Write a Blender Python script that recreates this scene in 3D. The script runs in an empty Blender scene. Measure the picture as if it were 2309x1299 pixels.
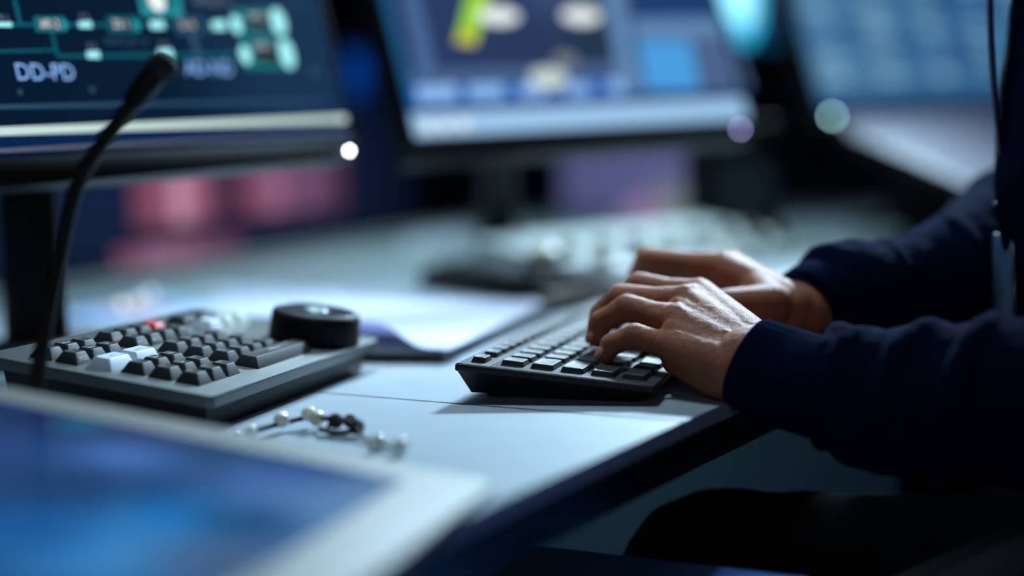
import bpy, bmesh, math, random
from mathutils import Vector, Matrix, noise

random.seed(7)
S = 0.001            # every coordinate below is in millimetres, desk top at z = 0
DESK = 0.75
scene = bpy.context.scene
COL = scene.collection


def V(p):
    return Vector((p[0] * S, p[1] * S, DESK + p[2] * S))


def srgb(c):
    return tuple((v / 255 / 12.92) if v / 255 <= .04045 else ((v / 255 + .055) / 1.055) ** 2.4 for v in c)


# ------------------------------------------------------------------ materials
def mat(name, c, rough=.5, metal=0., noise_amt=.12, noise_scale=60., bump=0., bump_scale=400., sheen=0., sss=0.,
        spec=.5, coat=0., emit=None, estr=0., trans=0.):
    m = bpy.data.materials.new(name)
    m.use_nodes = True
    nt = m.node_tree
    b = nt.nodes['Principled BSDF']
    lin = srgb(c)
    tc = nt.nodes.new('ShaderNodeTexCoord')
    nz = nt.nodes.new('ShaderNodeTexNoise')
    nz.inputs['Scale'].default_value = noise_scale
    nz.inputs['Detail'].default_value = 5
    nt.links.new(tc.outputs['Object'], nz.inputs['Vector'])
    rp = nt.nodes.new('ShaderNodeValToRGB')
    rp.color_ramp.elements[0].position = .3
    rp.color_ramp.elements[1].position = .7
    rp.color_ramp.elements[0].color = (*[v * (1 - noise_amt) for v in lin], 1)
    rp.color_ramp.elements[1].color = (*[min(1, v * (1 + noise_amt)) for v in lin], 1)
    nt.links.new(nz.outputs['Fac'], rp.inputs['Fac'])
    nt.links.new(rp.outputs['Color'], b.inputs['Base Color'])
    b.inputs['Roughness'].default_value = rough
    b.inputs['Metallic'].default_value = metal
    b.inputs['Specular IOR Level'].default_value = spec
    if sheen:
        b.inputs['Sheen Weight'].default_value = sheen
        b.inputs['Sheen Roughness'].default_value = .45
    if sss:
        b.inputs['Subsurface Weight'].default_value = sss
        b.inputs['Subsurface Radius'].default_value = (1., .35, .2)
        b.inputs['Subsurface Scale'].default_value = .004
    if coat:
        b.inputs['Coat Weight'].default_value = coat
        b.inputs['Coat Roughness'].default_value = .08
    if trans:
        b.inputs['Transmission Weight'].default_value = trans
    if bump:
        n2 = nt.nodes.new('ShaderNodeTexNoise')
        n2.inputs['Scale'].default_value = bump_scale
        n2.inputs['Detail'].default_value = 4
        nt.links.new(tc.outputs['Object'], n2.inputs['Vector'])
        bp = nt.nodes.new('ShaderNodeBump')
        bp.inputs['Strength'].default_value = bump
        bp.inputs['Distance'].default_value = .0006
        nt.links.new(n2.outputs['Fac'], bp.inputs['Height'])
        nt.links.new(bp.outputs['Normal'], b.inputs['Normal'])
    if emit:
        b.inputs['Emission Color'].default_value = (*srgb(emit), 1)
        b.inputs['Emission Strength'].default_value = estr
    return m


def glow(c, k=1., rough=.35):
    """A lit picture element of a display: black glass that emits."""
    key = 'lit_%d_%d_%d_%d' % (*c, int(k * 100))
    m = bpy.data.materials.get(key)
    return m or mat(key, (4, 5, 8), rough=rough, noise_amt=.02, spec=0., emit=c, estr=k)


def blob_screen(name, base, blobs, rough=.16, k=1., spec=0.):
    """Display picture made of soft coloured patches. blobs: (x, y, radius, colour) in metres, object space."""
    m = bpy.data.materials.new(name)
    m.use_nodes = True
    nt = m.node_tree
    b = nt.nodes['Principled BSDF']
    b.inputs['Base Color'].default_value = (.004, .006, .01, 1)
    b.inputs['Roughness'].default_value = rough
    b.inputs['Specular IOR Level'].default_value = spec
    tc = nt.nodes.new('ShaderNodeTexCoord')
    cur = nt.nodes.new('ShaderNodeRGB')
    cur.outputs[0].default_value = (*srgb(base), 1)
    out = cur.outputs[0]
    for (x, y, r, c) in blobs:
        d = nt.nodes.new('ShaderNodeVectorMath')
        d.operation = 'DISTANCE'
        d.inputs[1].default_value = (x, y, 0)
        nt.links.new(tc.outputs['Object'], d.inputs[0])
        mr = nt.nodes.new('ShaderNodeMapRange')
        mr.interpolation_type = 'SMOOTHSTEP'
        mr.inputs['From Min'].default_value = r
        mr.inputs['From Max'].default_value = 0
        nt.links.new(d.outputs['Value'], mr.inputs['Value'])
        mx = nt.nodes.new('ShaderNodeMix')
        mx.data_type = 'RGBA'
        nt.links.new(mr.outputs['Result'], mx.inputs['Factor'])
        nt.links.new(out, mx.inputs['A'])
        mx.inputs['B'].default_value = (*srgb(c), 1)
        out = mx.outputs['Result']
    nt.links.new(out, b.inputs['Emission Color'])
    b.inputs['Emission Strength'].default_value = k
    return m


M = {}
M['worktop'] = mat('pale_grey_laminate', (152, 166, 178), rough=.42, noise_amt=.05, noise_scale=35, bump=.25, bump_scale=900)
M['edge'] = mat('dark_edge_band', (14, 16, 22), rough=.45, bump=.1)
M['seam'] = mat('seam_filler', (26, 20, 16), rough=.8, noise_amt=.5, noise_scale=300)
M['panelgrey'] = mat('dim_grey_panel', (96, 122, 136), rough=.6, noise_amt=.08, noise_scale=500)
M['deskbody'] = mat('dark_desk_carcass', (30, 34, 42), rough=.6)
M['kbcase'] = mat('black_keyboard_plastic', (10, 11, 15), rough=.5, bump=.35, bump_scale=1500, spec=.3)
M['kbplate'] = mat('satin_keyboard_plate', (62, 68, 76), rough=.3, bump=.2, bump_scale=1500, spec=.6)
M['kbkey'] = mat('black_keycap', (15, 18, 24), rough=.46, bump=.6, bump_scale=1700, spec=.42)
M['conplate'] = mat('grey_console_metal', (90, 97, 99), rough=.42, metal=.35, bump=.3, bump_scale=1600, noise_amt=.05)
M['conbody'] = mat('dark_console_base', (24, 27, 31), rough=.55, bump=.2, spec=.3)
M['capdark'] = mat('charcoal_keycap', (30, 34, 38), rough=.55, bump=.06, bump_scale=1600, spec=.25)
M['capwhite'] = mat('white_keycap', (178, 192, 206), rough=.5, noise_amt=.03, bump=.04, bump_scale=1600)
M['capred'] = mat('red_keycap', (205, 34, 44), rough=.5, noise_amt=.05, bump=.04, bump_scale=1600)
M['cappale'] = mat('pale_green_keycap', (165, 180, 172), rough=.45, noise_amt=.04)
M['legend'] = mat('pale_legend_print', (226, 234, 238), rough=.6)
M['legenddark'] = mat('grey_legend_print', (70, 76, 84), rough=.6)
M['dial'] = mat('black_rubber_dial', (6, 6, 8), rough=.65, bump=.2, spec=.2)
M['dialtop'] = mat('dark_dial_disc', (40, 45, 48), rough=.28, metal=.3)
M['dimple'] = mat('pale_highlight_metal', (200, 212, 218), rough=.3, metal=.6, noise_amt=.02)  # pale colour stands in for the highlight in the dial dimple
M['chrome'] = mat('bright_metal', (215, 220, 222), rough=.12, metal=1., noise_amt=.03)
M['steel'] = mat('brushed_steel', (150, 156, 162), rough=.3, metal=1.)
M['frame'] = mat('warm_grey_frame', (96, 95, 90), rough=.55, noise_amt=.05)
M['blackplastic'] = mat('black_plastic', (9, 10, 13), rough=.5, bump=.15, spec=.25)
M['bezel'] = mat('black_bezel', (7, 8, 10), rough=.5, spec=.12)
M['paper'] = mat('white_paper', (206, 218, 238), rough=.8, noise_amt=.03)
M['paperback'] = mat('paper_underside_shaded', (150, 155, 205), rough=.8, noise_amt=.04)  # violet tint puts the underside's shade into the colour
M['folder'] = mat('black_folder_card', (14, 16, 22), rough=.6)
M['bluecard'] = mat('pale_blue_card', (150, 180, 225), rough=.5)
M['orange'] = mat('orange_sticker', (220, 140, 80), rough=.6)
M['green'] = mat('green_sticker', (120, 190, 165), rough=.6)
M['bead'] = mat('pearl_bead', (228, 226, 214), rough=.12, noise_amt=.05, coat=.6)
M['beadgreen'] = mat('pale_green_bead', (205, 212, 180), rough=.15, noise_amt=.05, coat=.6)
M['cord'] = mat('dark_cord', (30, 22, 22), rough=.8)
M['cream'] = mat('cream_ball', (214, 204, 184), rough=.25, noise_amt=.04, coat=.4)
M['mixer'] = mat('light_grey_panel', (205, 214, 218), rough=.38, noise_amt=.05)
M['mesh'] = mat('microphone_foam', (46, 48, 50), rough=.95, bump=1., bump_scale=700)
M['skin'] = mat('skin', (152, 93, 68), rough=.56, noise_amt=.2, noise_scale=60, sss=.04, spec=.2, bump=.8, bump_scale=1000)
M['nail'] = mat('fingernail', (178, 128, 108), rough=.25, noise_amt=.05)
M['hair'] = mat('dark_hair', (20, 15, 13), rough=.5, noise_amt=.4, noise_scale=300)
M['navy'] = mat('navy_sweatshirt_fleece', (9, 22, 50), rough=.95, noise_amt=.4, noise_scale=700, bump=1., bump_scale=1300, spec=.012)
M['rib'] = mat('navy_ribbed_cuff', (9, 23, 52), rough=.95, noise_amt=.4, noise_scale=700, bump=.8, bump_scale=1500, spec=.012)
M['trousers'] = mat('black_trouser_cloth', (5, 6, 9), rough=.95, bump=.4, bump_scale=900, spec=.03)
M['shoe'] = mat('black_leather', (14, 13, 13), rough=.4)
M['strap'] = mat('purple_lanyard', (30, 20, 70), rough=.7, bump=.5, bump_scale=900)
M['card'] = mat('clear_card_holder', (110, 140, 180), rough=.2, coat=.6)
M['chairfab'] = mat('dark_chair_fabric', (48, 49, 58), rough=.95, noise_amt=.8, noise_scale=1100, bump=1., bump_scale=1200, spec=.2)
M['rack'] = mat('navy_rack_panel', (28, 46, 94), rough=.5)
M['lilac'] = mat('lilac_panel', (110, 110, 150), rough=.6, noise_amt=.08, noise_scale=8, emit=(92, 96, 142), estr=.7)
M['pinkcloth'] = mat('pink_cloth_self_lit', (190, 150, 190), rough=.8, emit=(150, 110, 150), estr=.45)  # faint emission stands in for light falling on the cloth
M['mug'] = mat('pale_mug_self_lit', (190, 185, 185), rough=.3, emit=(120, 120, 125), estr=.35)  # weak emission puts light into the mug's own surface
M['wall'] = mat('navy_wall_paint', (16, 24, 48), rough=.8, noise_amt=.06, noise_scale=3)
M['floor'] = mat('blue_grey_carpet', (72, 92, 104), rough=.95, noise_amt=.15, noise_scale=400, bump=.6, bump_scale=500)
M['ceil'] = mat('dark_ceiling', (18, 22, 34), rough=.9)
M['cablegrey'] = mat('grey_rail', (120, 126, 130), rough=.45)
M['blueshelf'] = mat('dark_blue_shelf', (62, 120, 205), rough=.5, noise_amt=.06)
M['lilacpanel'] = mat('lilac_grey_console', (90, 88, 116), rough=.55, noise_amt=.05)
M['glass'] = mat('clear_glass', (235, 240, 245), rough=.05, noise_amt=.0, trans=1.)


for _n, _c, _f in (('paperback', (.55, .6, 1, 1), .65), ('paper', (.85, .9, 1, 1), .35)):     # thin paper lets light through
    _nt = M[_n].node_tree
    _t = _nt.nodes.new('ShaderNodeBsdfTranslucent')
    _t.inputs['Color'].default_value = _c
    _m = _nt.nodes.new('ShaderNodeMixShader')
    _m.inputs['Fac'].default_value = _f
    _nt.links.new(_nt.nodes['Principled BSDF'].outputs['BSDF'], _m.inputs[1])
    _nt.links.new(_t.outputs['BSDF'], _m.inputs[2])
    _nt.links.new(_m.outputs['Shader'], _nt.nodes['Material Output'].inputs['Surface'])

# ------------------------------------------------------------------ mesh helpers
def link(o, parent=None, mw=None):
    COL.objects.link(o)
    if parent:
        o.parent = parent
    if mw is not None:
        o.matrix_local = mw
    return o


def obj(name, bm, mats, parent=None, mw=None, smooth=False, angle=None):
    me = bpy.data.meshes.new(name)
    bm.to_mesh(me)
    bm.free()
    if not isinstance(mats, (list, tuple)):
        mats = [mats]
    for m in mats:
        me.materials.append(m)
    if smooth or angle:
        for p in me.polygons:
            p.use_smooth = True
        if angle:
            me.set_sharp_from_angle(angle=math.radians(angle))
    return link(bpy.data.objects.new(name, me), parent, mw)


def tag(o, label, cat, group=None, kind=None):
    if label:
        o['label'] = label
    if cat:
        o['category'] = cat
    if group:
        o['group'] = group
    if kind:
        o['kind'] = kind
    return o


def thing(name, label, cat, mw=None, group=None):
    o = bpy.data.objects.new(name, None)
    o.empty_display_size = .02
    COL.objects.link(o)
    if mw is not None:
        o.matrix_world = mw
    return tag(o, label, cat, group)


def T(p):
    return Matrix.Translation(V(p))


def axes(o, ex, ey):
    ex = Vector(ex).normalized()
    n = ex.cross(Vector(ey)).normalized()
    ey = n.cross(ex)
    m = Matrix((ex, ey, n)).transposed().to_4x4()
    m.translation = V(o)
    return m


def bevel(bm, geom_edges, off, seg=2):
    if off > 0:
        bmesh.ops.bevel(bm, geom=geom_edges, offset=off, segments=seg, profile=.5, affect='EDGES', clamp_overlap=True)


def box(bm, x0, x1, y0, y1, z0, z1, bv=0., seg=2, taper=(0, 0), mi=0):
    """box in millimetres; taper shrinks the top by (x, y) on every side"""
    tx, ty = taper
    vs = [bm.verts.new((x * S, y * S, z * S)) for x, y, z in
          [(x0, y0, z0), (x1, y0, z0), (x1, y1, z0), (x0, y1, z0),
           (x0 + tx, y0 + ty, z1), (x1 - tx, y0 + ty, z1), (x1 - tx, y1 - ty, z1), (x0 + tx, y1 - ty, z1)]]
    fs = [bm.faces.new([vs[i] for i in q]) for q in
          [(3, 2, 1, 0), (4, 5, 6, 7), (0, 1, 5, 4), (1, 2, 6, 5), (2, 3, 7, 6), (3, 0, 4, 7)]]
    for f in fs:
        f.material_index = mi
    es = list({e for f in fs for e in f.edges})
    bevel(bm, es, bv * S, seg)


def prism(bm, poly, z0, z1, bv=0., mi=0, inset=0.):
    """extruded outline (mm). inset: how far the bottom outline is pulled to its centroid-side"""
    n = len(poly)
    area = sum(poly[i][0] * poly[(i + 1) % n][1] - poly[(i + 1) % n][0] * poly[i][1] for i in range(n))
    if area < 0:
        poly = list(reversed(poly))
    lo = [bm.verts.new((x * S, y * S, z0 * S)) for x, y in poly]
    hi = [bm.verts.new((x * S, y * S, z1 * S)) for x, y in poly]
    fs = [bm.faces.new(list(reversed(lo))), bm.faces.new(hi)]
    for i in range(n):
        fs.append(bm.faces.new((lo[i], lo[(i + 1) % n], hi[(i + 1) % n], hi[i])))
    for f in fs:
        f.material_index = mi
    if bv:
        bevel(bm, list(fs[1].edges), bv * S, 3)


def flat(bm, poly, z, mi=0):
    f = bm.faces.new([bm.verts.new((x * S, y * S, z * S)) for x, y in poly])
    f.normal_update()
    if f.normal.z < 0:
        f.normal_flip()
    f.material_index = mi


def disc(bm, x, y, rx, ry, z, mi=0, n=28):
    flat(bm, [(x + rx * math.cos(2 * math.pi * i / n), y + ry * math.sin(2 * math.pi * i / n)) for i in range(n)], z, mi)


def rrect(x0, x1, y0, y1, r, n=5):
    out = []
    for cx, cy, a in ((x1 - r, y1 - r, 0), (x0 + r, y1 - r, 90), (x0 + r, y0 + r, 180), (x1 - r, y0 + r, 270)):
        for i in range(n + 1):
            t = math.radians(a + 90 * i / n)
            out.append((cx + r * math.cos(t), cy + r * math.sin(t)))
    return out


def lathe(bm, prof, n=48, cx=0, cy=0, mi=0):
    """surface of revolution about z; prof: list of (radius, z) mm, closed at both ends"""
    rings = []
    for r, z in prof:
        if r <= 1e-6:
            rings.append([bm.verts.new((cx * S, cy * S, z * S))])
        else:
            rings.append([bm.verts.new(((cx + r * math.cos(2 * math.pi * i / n)) * S,
                                        (cy + r * math.sin(2 * math.pi * i / n)) * S, z * S)) for i in range(n)])
    for a, b in zip(rings, rings[1:]):
        for i in range(n):
            j = (i + 1) % n
            if len(a) == 1 and len(b) == 1:
                continue
            if len(a) == 1:
                f = bm.faces.new((a[0], b[j], b[i]))
            elif len(b) == 1:
                f = bm.faces.new((a[i], a[j], b[0]))
            else:
                f = bm.faces.new((a[i], a[j], b[j], b[i]))
            f.material_index = mi
    bmesh.ops.recalc_face_normals(bm, faces=bm.faces[:])


def spline(pts, per=8):
    """Catmull-Rom through points (tuples of any length)"""
    P = [tuple(p) for p in pts]
    P = [tuple(2 * a - b for a, b in zip(P[0], P[1]))] + P + [tuple(2 * a - b for a, b in zip(P[-1], P[-2]))]
    out = []
    for i in range(1, len(P) - 2):
        for k in range(per):
            t = k / per
            out.append(tuple(.5 * (2 * b + (c - a) * t + (2 * a - 5 * b + 4 * c - d) * t * t + (3 * b - a - 3 * c + d) * t ** 3)
                             for a, b, c, d in zip(P[i - 1], P[i], P[i + 1], P[i + 2])))
    out.append(P[-2])
    return out


def tube(bm, pts, rad, n=12, cap=True, ell=None, mi=0, prof=None):
    """swept tube, pts in mm (parent space); rad a number or list; ell=(axis, k) squeezes along an axis; prof(i_ring, angle)->factor"""
    ps = [Vector(p[:3]) * S for p in pts]
    if not isinstance(rad, (list, tuple)):
        rad = [rad] * len(ps)
    rings = []
    up = None
    for i, p in enumerate(ps):
        t = (ps[min(i + 1, len(ps) - 1)] - ps[max(i - 1, 0)]).normalized()
        if up is None:
            up = t.orthogonal().normalized() if ell is None else Vector(ell[0]).normalized()
        up = (up - t * up.dot(t)).normalized()
        side = t.cross(up)
        ring = []
        for k in range(n):
            a = 2 * math.pi * k / n
            f = prof(i, a) if prof else 1.
            kk = ell[1] if ell else 1.
            ring.append(bm.verts.new(p + (up * math.cos(a) * kk + side * math.sin(a)) * rad[i] * S * f))
        rings.append(ring)
    for a, b in zip(rings, rings[1:]):
        for k in range(n):
            f = bm.faces.new((a[k], a[(k + 1) % n], b[(k + 1) % n], b[k]))
            f.material_index = mi
    if cap:
        bm.faces.new(list(reversed(rings[0]))).material_index = mi
        bm.faces.new(rings[-1]).material_index = mi
    bmesh.ops.recalc_face_normals(bm, faces=bm.faces[:])


def text(bm, s, size, mw, mi=0, extrude=0.):
    """lettering merged into bm; mw places the text (metres)"""
    cu = bpy.data.curves.new('lettering', 'FONT')
    cu.body = s
    cu.size = size * S
    cu.align_x = 'CENTER'
    cu.align_y = 'CENTER'
    cu.resolution_u = 3
    cu.extrude = extrude * S
    o = bpy.data.objects.new('lettering', cu)
    me = o.to_mesh()
    b2 = bmesh.new()
    b2.from_mesh(me)
    o.to_mesh_clear()
    b2.transform(mw)
    for f in b2.faces:
        f.material_index = mi
    tmp = bpy.data.meshes.new('tmp')
    b2.to_mesh(tmp)
    b2.free()
    bm.from_mesh(tmp)
    bpy.data.meshes.remove(tmp)
    bpy.data.objects.remove(o)
    bpy.data.curves.remove(cu)


def ball(bm, c, r, sub=2, sc=(1, 1, 1), rot=None):
    mw = Matrix.Translation(Vector(c) * S) @ (rot or Matrix.Identity(4)) @ Matrix.Diagonal((*[r * S * k for k in sc], 1))
    bmesh.ops.create_icosphere(bm, subdivisions=sub, radius=1, matrix=mw)


def cone(bm, a, b, r0, r1, n=20, squash=None):
    """rounded tapered limb piece from a to b; squash=(axis, k) flattens it"""
    b2 = bmesh.new()
    ball(b2, a, r0, 3)
    ball(b2, b, r1, 3)
    tube(b2, [a, b], [r0, r1], n=n)
    if squash:
        ax = Vector(squash[0]).normalized()
        A, B = Vector(a) * S, Vector(b) * S
        d = (B - A)
        L2 = max(d.length_squared, 1e-12)
        for v in b2.verts:
            t = max(0, min(1, (v.co - A).dot(d) / L2))
            p = A + d * t
            h = (v.co - p).dot(ax)
            v.co -= ax * h * (1 - squash[1])
    tmp = bpy.data.meshes.new('tmp')
    b2.to_mesh(tmp)
    b2.free()
    bm.from_mesh(tmp)
    bpy.data.meshes.remove(tmp)


def fuse(bm, voxel, smooth=4, fac=.5):
    """one continuous skin over overlapping closed shapes; returns a new bmesh"""
    me = bpy.data.meshes.new('fuse')
    bm.to_mesh(me)
    bm.free()
    o = bpy.data.objects.new('fuse', me)
    COL.objects.link(o)
    r = o.modifiers.new('r', 'REMESH')
    r.mode = 'VOXEL'
    r.voxel_size = voxel * S
    sm = o.modifiers.new('s', 'SMOOTH')
    sm.factor = fac
    sm.iterations = smooth
    dg = bpy.context.evaluated_depsgraph_get()
    ev = o.evaluated_get(dg)
    m2 = bpy.data.meshes.new_from_object(ev)
    bpy.data.objects.remove(o)
    bpy.data.meshes.remove(me)
    out = bmesh.new()
    out.from_mesh(m2)
    bpy.data.meshes.remove(m2)
    return out


def wrinkle(bm, fn):
    bm.normal_update()
    mv = [(v, v.co + v.normal * fn(v.co, v.normal)) for v in bm.verts]
    for v, c in mv:
        v.co = c


def merge(bm, other):
    tmp = bpy.data.meshes.new('tmp')
    other.to_mesh(tmp)
    other.free()
    bm.from_mesh(tmp)
    bpy.data.meshes.remove(tmp)


def new():
    return bmesh.new()


W0 = Matrix.Translation((0, 0, DESK))       # world frame whose origin is on the desk top

# ================================================================== the room
def struct(name, x0, x1, y0, y1, z0, z1, m):
    bm = new()
    box(bm, x0, x1, y0, y1, z0, z1)
    o = obj(name, bm, m)
    o['kind'] = 'structure'
    return o


struct('floor', -2600, 3200, -2600, 5600, -50, 0, M['floor'])
struct('ceiling', -2600, 3200, -2600, 5600, 2900, 2950, M['ceil'])
struct('wall_left', -2650, -2600, -2600, 5600, 0, 2900, M['wall'])
struct('wall_right', 3200, 3250, -2600, 5600, 0, 2900, M['wall'])
struct('wall_back', -2600, 3200, 5600, 5650, 0, 2900, M['wall'])
struct('wall_front', -2600, 3200, -2650, -2600, 0, 2900, M['wall'])
struct('baseboard_back', -2600, 3200, 5580, 5600, 0, 90, M['deskbody'])
struct('baseboard_left', -2600, -2580, -2600, 5580, 0, 90, M['deskbody'])

# ================================================================== desk
desk = thing('control_desk', 'long pale grey control desk with thin seam and dark front edge', 'desk', Matrix.Identity(4))
EDGE = [(18, -580), (35, -470), (50, -360), (65, -292), (79.5, -230), (93, -178), (111, -107), (130.5, -28), (138, 0), (165, 100), (196, 220),
        (245, 400), (320, 660), (410, 1000), (480, 1300), (530, 1700), (545, 2300), (545, 3300)]
EDGE = [p for p in spline(EDGE, 4)]
outline = EDGE + [(-950, 3300), (-950, -580)]
bm = new()
prism(bm, outline, -9, 0, bv=3.2)
bmesh.ops.translate(bm, verts=bm.verts[:], vec=(0, 0, DESK))
obj('worktop', bm, M['worktop'], desk, angle=40)
bm = new()       # dark fascia under the rim, leaning inwards
n = len(EDGE)
prof = [(2.5, -9.2), (3, -13), (8, -34), (20, -38), (60, -38), (60, -9.2)]
rows = []
for i, p in enumerate(EDGE):
    a, b = EDGE[max(i - 1, 0)], EDGE[min(i + 1, n - 1)]
    d = Vector((b[0] - a[0], b[1] - a[1])).normalized()
    nx, ny = -d.y, d.x          # to the inside of the desk
    rows.append([bm.verts.new(((p[0] + nx * q) * S, (p[1] + ny * q) * S, DESK + z * S)) for q, z in prof])
for a, b in zip(rows, rows[1:]):
    for k in range(len(prof)):
        j = (k + 1) % len(prof)
        bm.faces.new((a[k], b[k], b[j], a[j]))
bm.faces.new(rows[0])
bm.faces.new(list(reversed(rows[-1])))
bmesh.ops.recalc_face_normals(bm, faces=bm.faces[:])
obj('edge_band', bm, M['edge'], desk, angle=35)
bm = new()
sp = spline([(-320, 79), (-134, 21.3), (-34.7, -9.4), (57.3, -37.5), (127, -58)], 10)
for (a, b) in zip(sp, sp[1:]):
    wj = .8
    vs = [bm.verts.new((x * S, (y + o_) * S, DESK + .25 * S)) for (x, y), o_ in ((a, -wj), (b, -wj), (b, wj), (a, wj))]
    bm.faces.new(vs)
obj('seam', bm, M['seam'], desk)
bm = new()
box(bm, -945, -100, -565, 3290, 705, 740.8)
obj('under_frame', bm, M['deskbody'], desk)
for y, x1 in ((-540, -160), (470, 225), (1750, 100), (3200, 100)):
    bm = new()
    box(bm, -900, x1, y, y + 30, 0, 704, bv=3)
    obj('side_panel', bm, M['panelgrey'], desk)
bm = new()
box(bm, -905, -840, 250, 3200, 750, 762, bv=3)
obj('rear_rail', bm, M['cablegrey'], desk)

# ================================================================== keyboard
tau = 0.10449
kM = Matrix.Translation((0, 0, DESK + .0223)) @ Matrix.Rotation(tau, 4, 'Y')
kb = thing('computer_keyboard', 'black low-profile computer keyboard being typed on at the desk front', 'keyboard', kM)
KL = 372
bm = new()
fl = (0.0, 0.0)
# case: top slab with a rim, body drawn in towards the desk
box(bm, -26, 99, -10.5, KL, -5, -.2, bv=1.3, seg=3)
vs = []
def kpt(x, y, z):          # world-level point under the tilted plate, expressed in keyboard space
    return kM.inverted() @ Vector((x * S, y * S, DESK + z * S))
top = [(-24.5, -9), (97, -9), (97, KL - 2), (-24.5, KL - 2)]
bot = [(-20, 1.5, 5), (86.5, 1.5, .3), (86.5, KL - 12, .3), (-20, KL - 12, 5)]
tv = [bm.verts.new((x * S, y * S, -4.9 * S)) for x, y in top]
bv_ = [bm.verts.new(kpt(*q)) for q in bot]
bm.faces.new(tv)
bm.faces.new(list(reversed(bv_)))
sf = [bm.faces.new((tv[i], bv_[i], bv_[(i + 1) % 4], tv[(i + 1) % 4])) for i in range(4)]
bmesh.ops.recalc_face_normals(bm, faces=bm.faces[:])
obj('case', bm, M['kbcase'], kb, angle=30)
for y in (25, KL - 40):
    bm = new()
    q = kM.inverted()
    box(bm, -18, -8, y, y + 16, 0, 6.5, bv=.8)
    bmesh.ops.transform(bm, matrix=q @ Matrix.Translation((0, 0, DESK)), verts=bm.verts[:])
    obj('foot', bm, M['kbcase'], kb)
bm = new()
box(bm, -5, 98, -9.5, KL - 1, -.5, .1, bv=.2)
obj('key_plate', bm, M['kbplate'], kb)
bm = new()
box(bm, -25, -5.05, -9.5, KL - 1, -.5, .05, bv=.2)
obj('function_strip', bm, M['kbcase'], kb)


def keycap(w, d, h, tw, td, m, dish=.35, lean=0.):
    """keycap mesh, w across (x) and d along (y); flat bottom at 0, top shrunk and slightly dished"""
    b = new()
    nx = 6
    ny = 6
    lo = []
    hi = []
    def ring(W, D, z, r):
        pts = rrect(-W / 2, W / 2, -D / 2, D / 2, r, 3)
        return [b.verts.new((x * S, y * S, z * S)) for x, y in pts]
    r0 = ring(w, d, 0, 1.)
    r1 = ring(w - tw * .92, d - td * .92, h * .93, 1.2)
    r2 = ring(w - tw - .6, d - td - .6, h, 1.4)
    r3 = ring((w - tw) * .55, (d - td) * .55, h - dish, 1.)
    for a, c in ((r0, r1), (r1, r2), (r2, r3)):
        for i in range(len(a)):
            j = (i + 1) % len(a)
            b.faces.new((a[i], a[j], c[j], c[i]))
    b.faces.new(r3)
    b.faces.new(list(reversed(r0)))
    me = bpy.data.meshes.new('key')
    b.to_mesh(me)
    b.free()
    me.materials.append(m)
    for pl in me.polygons:
        pl.use_smooth = True
    me.set_sharp_from_angle(angle=math.radians(28))
    return me


kcache = {}
def add_key(parent, x0, x1, y0, y1, z, h, m, taper=(3., 3.), name='key', dish=.35):
    k = (round(x1 - x0, 1), round(y1 - y0, 1), h, m.name, taper)
    if k not in kcache:
        kcache[k] = keycap(x1 - x0, y1 - y0, h, taper[0], taper[1], m, dish)
    o = bpy.data.objects.new(name, kcache[k])
    COL.objects.link(o)
    o.parent = parent
    o.matrix_local = Matrix.Translation(((x0 + x1) / 2 * S, (y0 + y1) / 2 * S, z * S))
    return o


U = 19.08
KW = 15.0                      # visible base depth of a key
nk = 0
# function row: short narrow keys, wider gap after the first
fy = [0] + [24 + 17.2 * i for i in range(12)] + [24 + 17.2 * 12 + 6 + 17.2 * i for i in range(3)]
for y in fy:
    add_key(kb, -19.1, -9.4, y, y + 14.2, 0, 3.4, M['kbkey'], (2.2, 2.2))
rows_ = [
    (0, [1] * 13 + [2]),
    (1, [1.5] + [1] * 12 + [1.5]),
    (2, [1.75] + [1] * 11 + [2.25]),
    (3, [2.25] + [1] * 10 + [2.75]),
    (4, [1.5, 1, 1.5, 6, 1.5, 1, 1.5, 1]),
]
for r, ws in rows_:
    y = 0
    for w_ in ws:
        add_key(kb, r * U, r * U + KW, y, y + w_ * U - 4.2, 0, 3.4, M['kbkey'], (2.4, 2.4))
        y += w_ * U
    if r < 2 or r == 4:
        for i in range(3):
            add_key(kb, r * U, r * U + KW, 292 + i * U, 292 + i * U + 14.9, 0, 3.4, M['kbkey'], (2.4, 2.4))
tagless = None

# ================================================================== editing console
tc = .155
cM = axes((-130, -124, 22), (-math.cos(tc), 0, math.sin(tc)), (0, 1, 0))
# local x runs to the rear, local y away along the desk; axes() gives a downward normal for this pair, so mirror y
cM = Matrix((Vector((math.cos(tc), 0, -math.sin(tc))), Vector((0, 1, 0)), Vector((math.sin(tc), 0, math.cos(tc))))).transposed().to_4x4()
cM.translation = V((-130, -124, 22))
con = thing('editing_console', 'grey editing console with charcoal keys, one red key and a black jog dial', 'control keyboard', cM)
CW, CD = 248, 152
bm = new()
prism(bm, rrect(-CD, 0, 0, CW, 5), -7, 0, bv=1.4)
obj('top_plate', bm, M['conplate'], con, angle=40)
bm = new()
iv = cM.inverted()
def cpt(x, y, z):
    return iv @ V((x, y, z))
tv = [bm.verts.new((x * S, y * S, -6.8 * S)) for x, y in ((-CD + 8, 8), (-8, 8), (-8, CW - 8), (-CD + 8, CW - 8))]
bl = [bm.verts.new(cpt(*q)) for q in ((-270, -112, .3), (-141, -112, .3), (-141, 112, .3), (-270, 112, .3))]
bm.faces.new(tv)
bm.faces.new(bl)
for i in range(4):
    bm.faces.new((tv[i], tv[(i + 1) % 4], bl[(i + 1) % 4], bl[i]))
bmesh.ops.recalc_face_normals(bm, faces=bm.faces[:])
bevel(bm, [e for e in bm.edges], .0012)
obj('base', bm, M['conbody'], con, angle=30)
CH = 6.8


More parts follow.
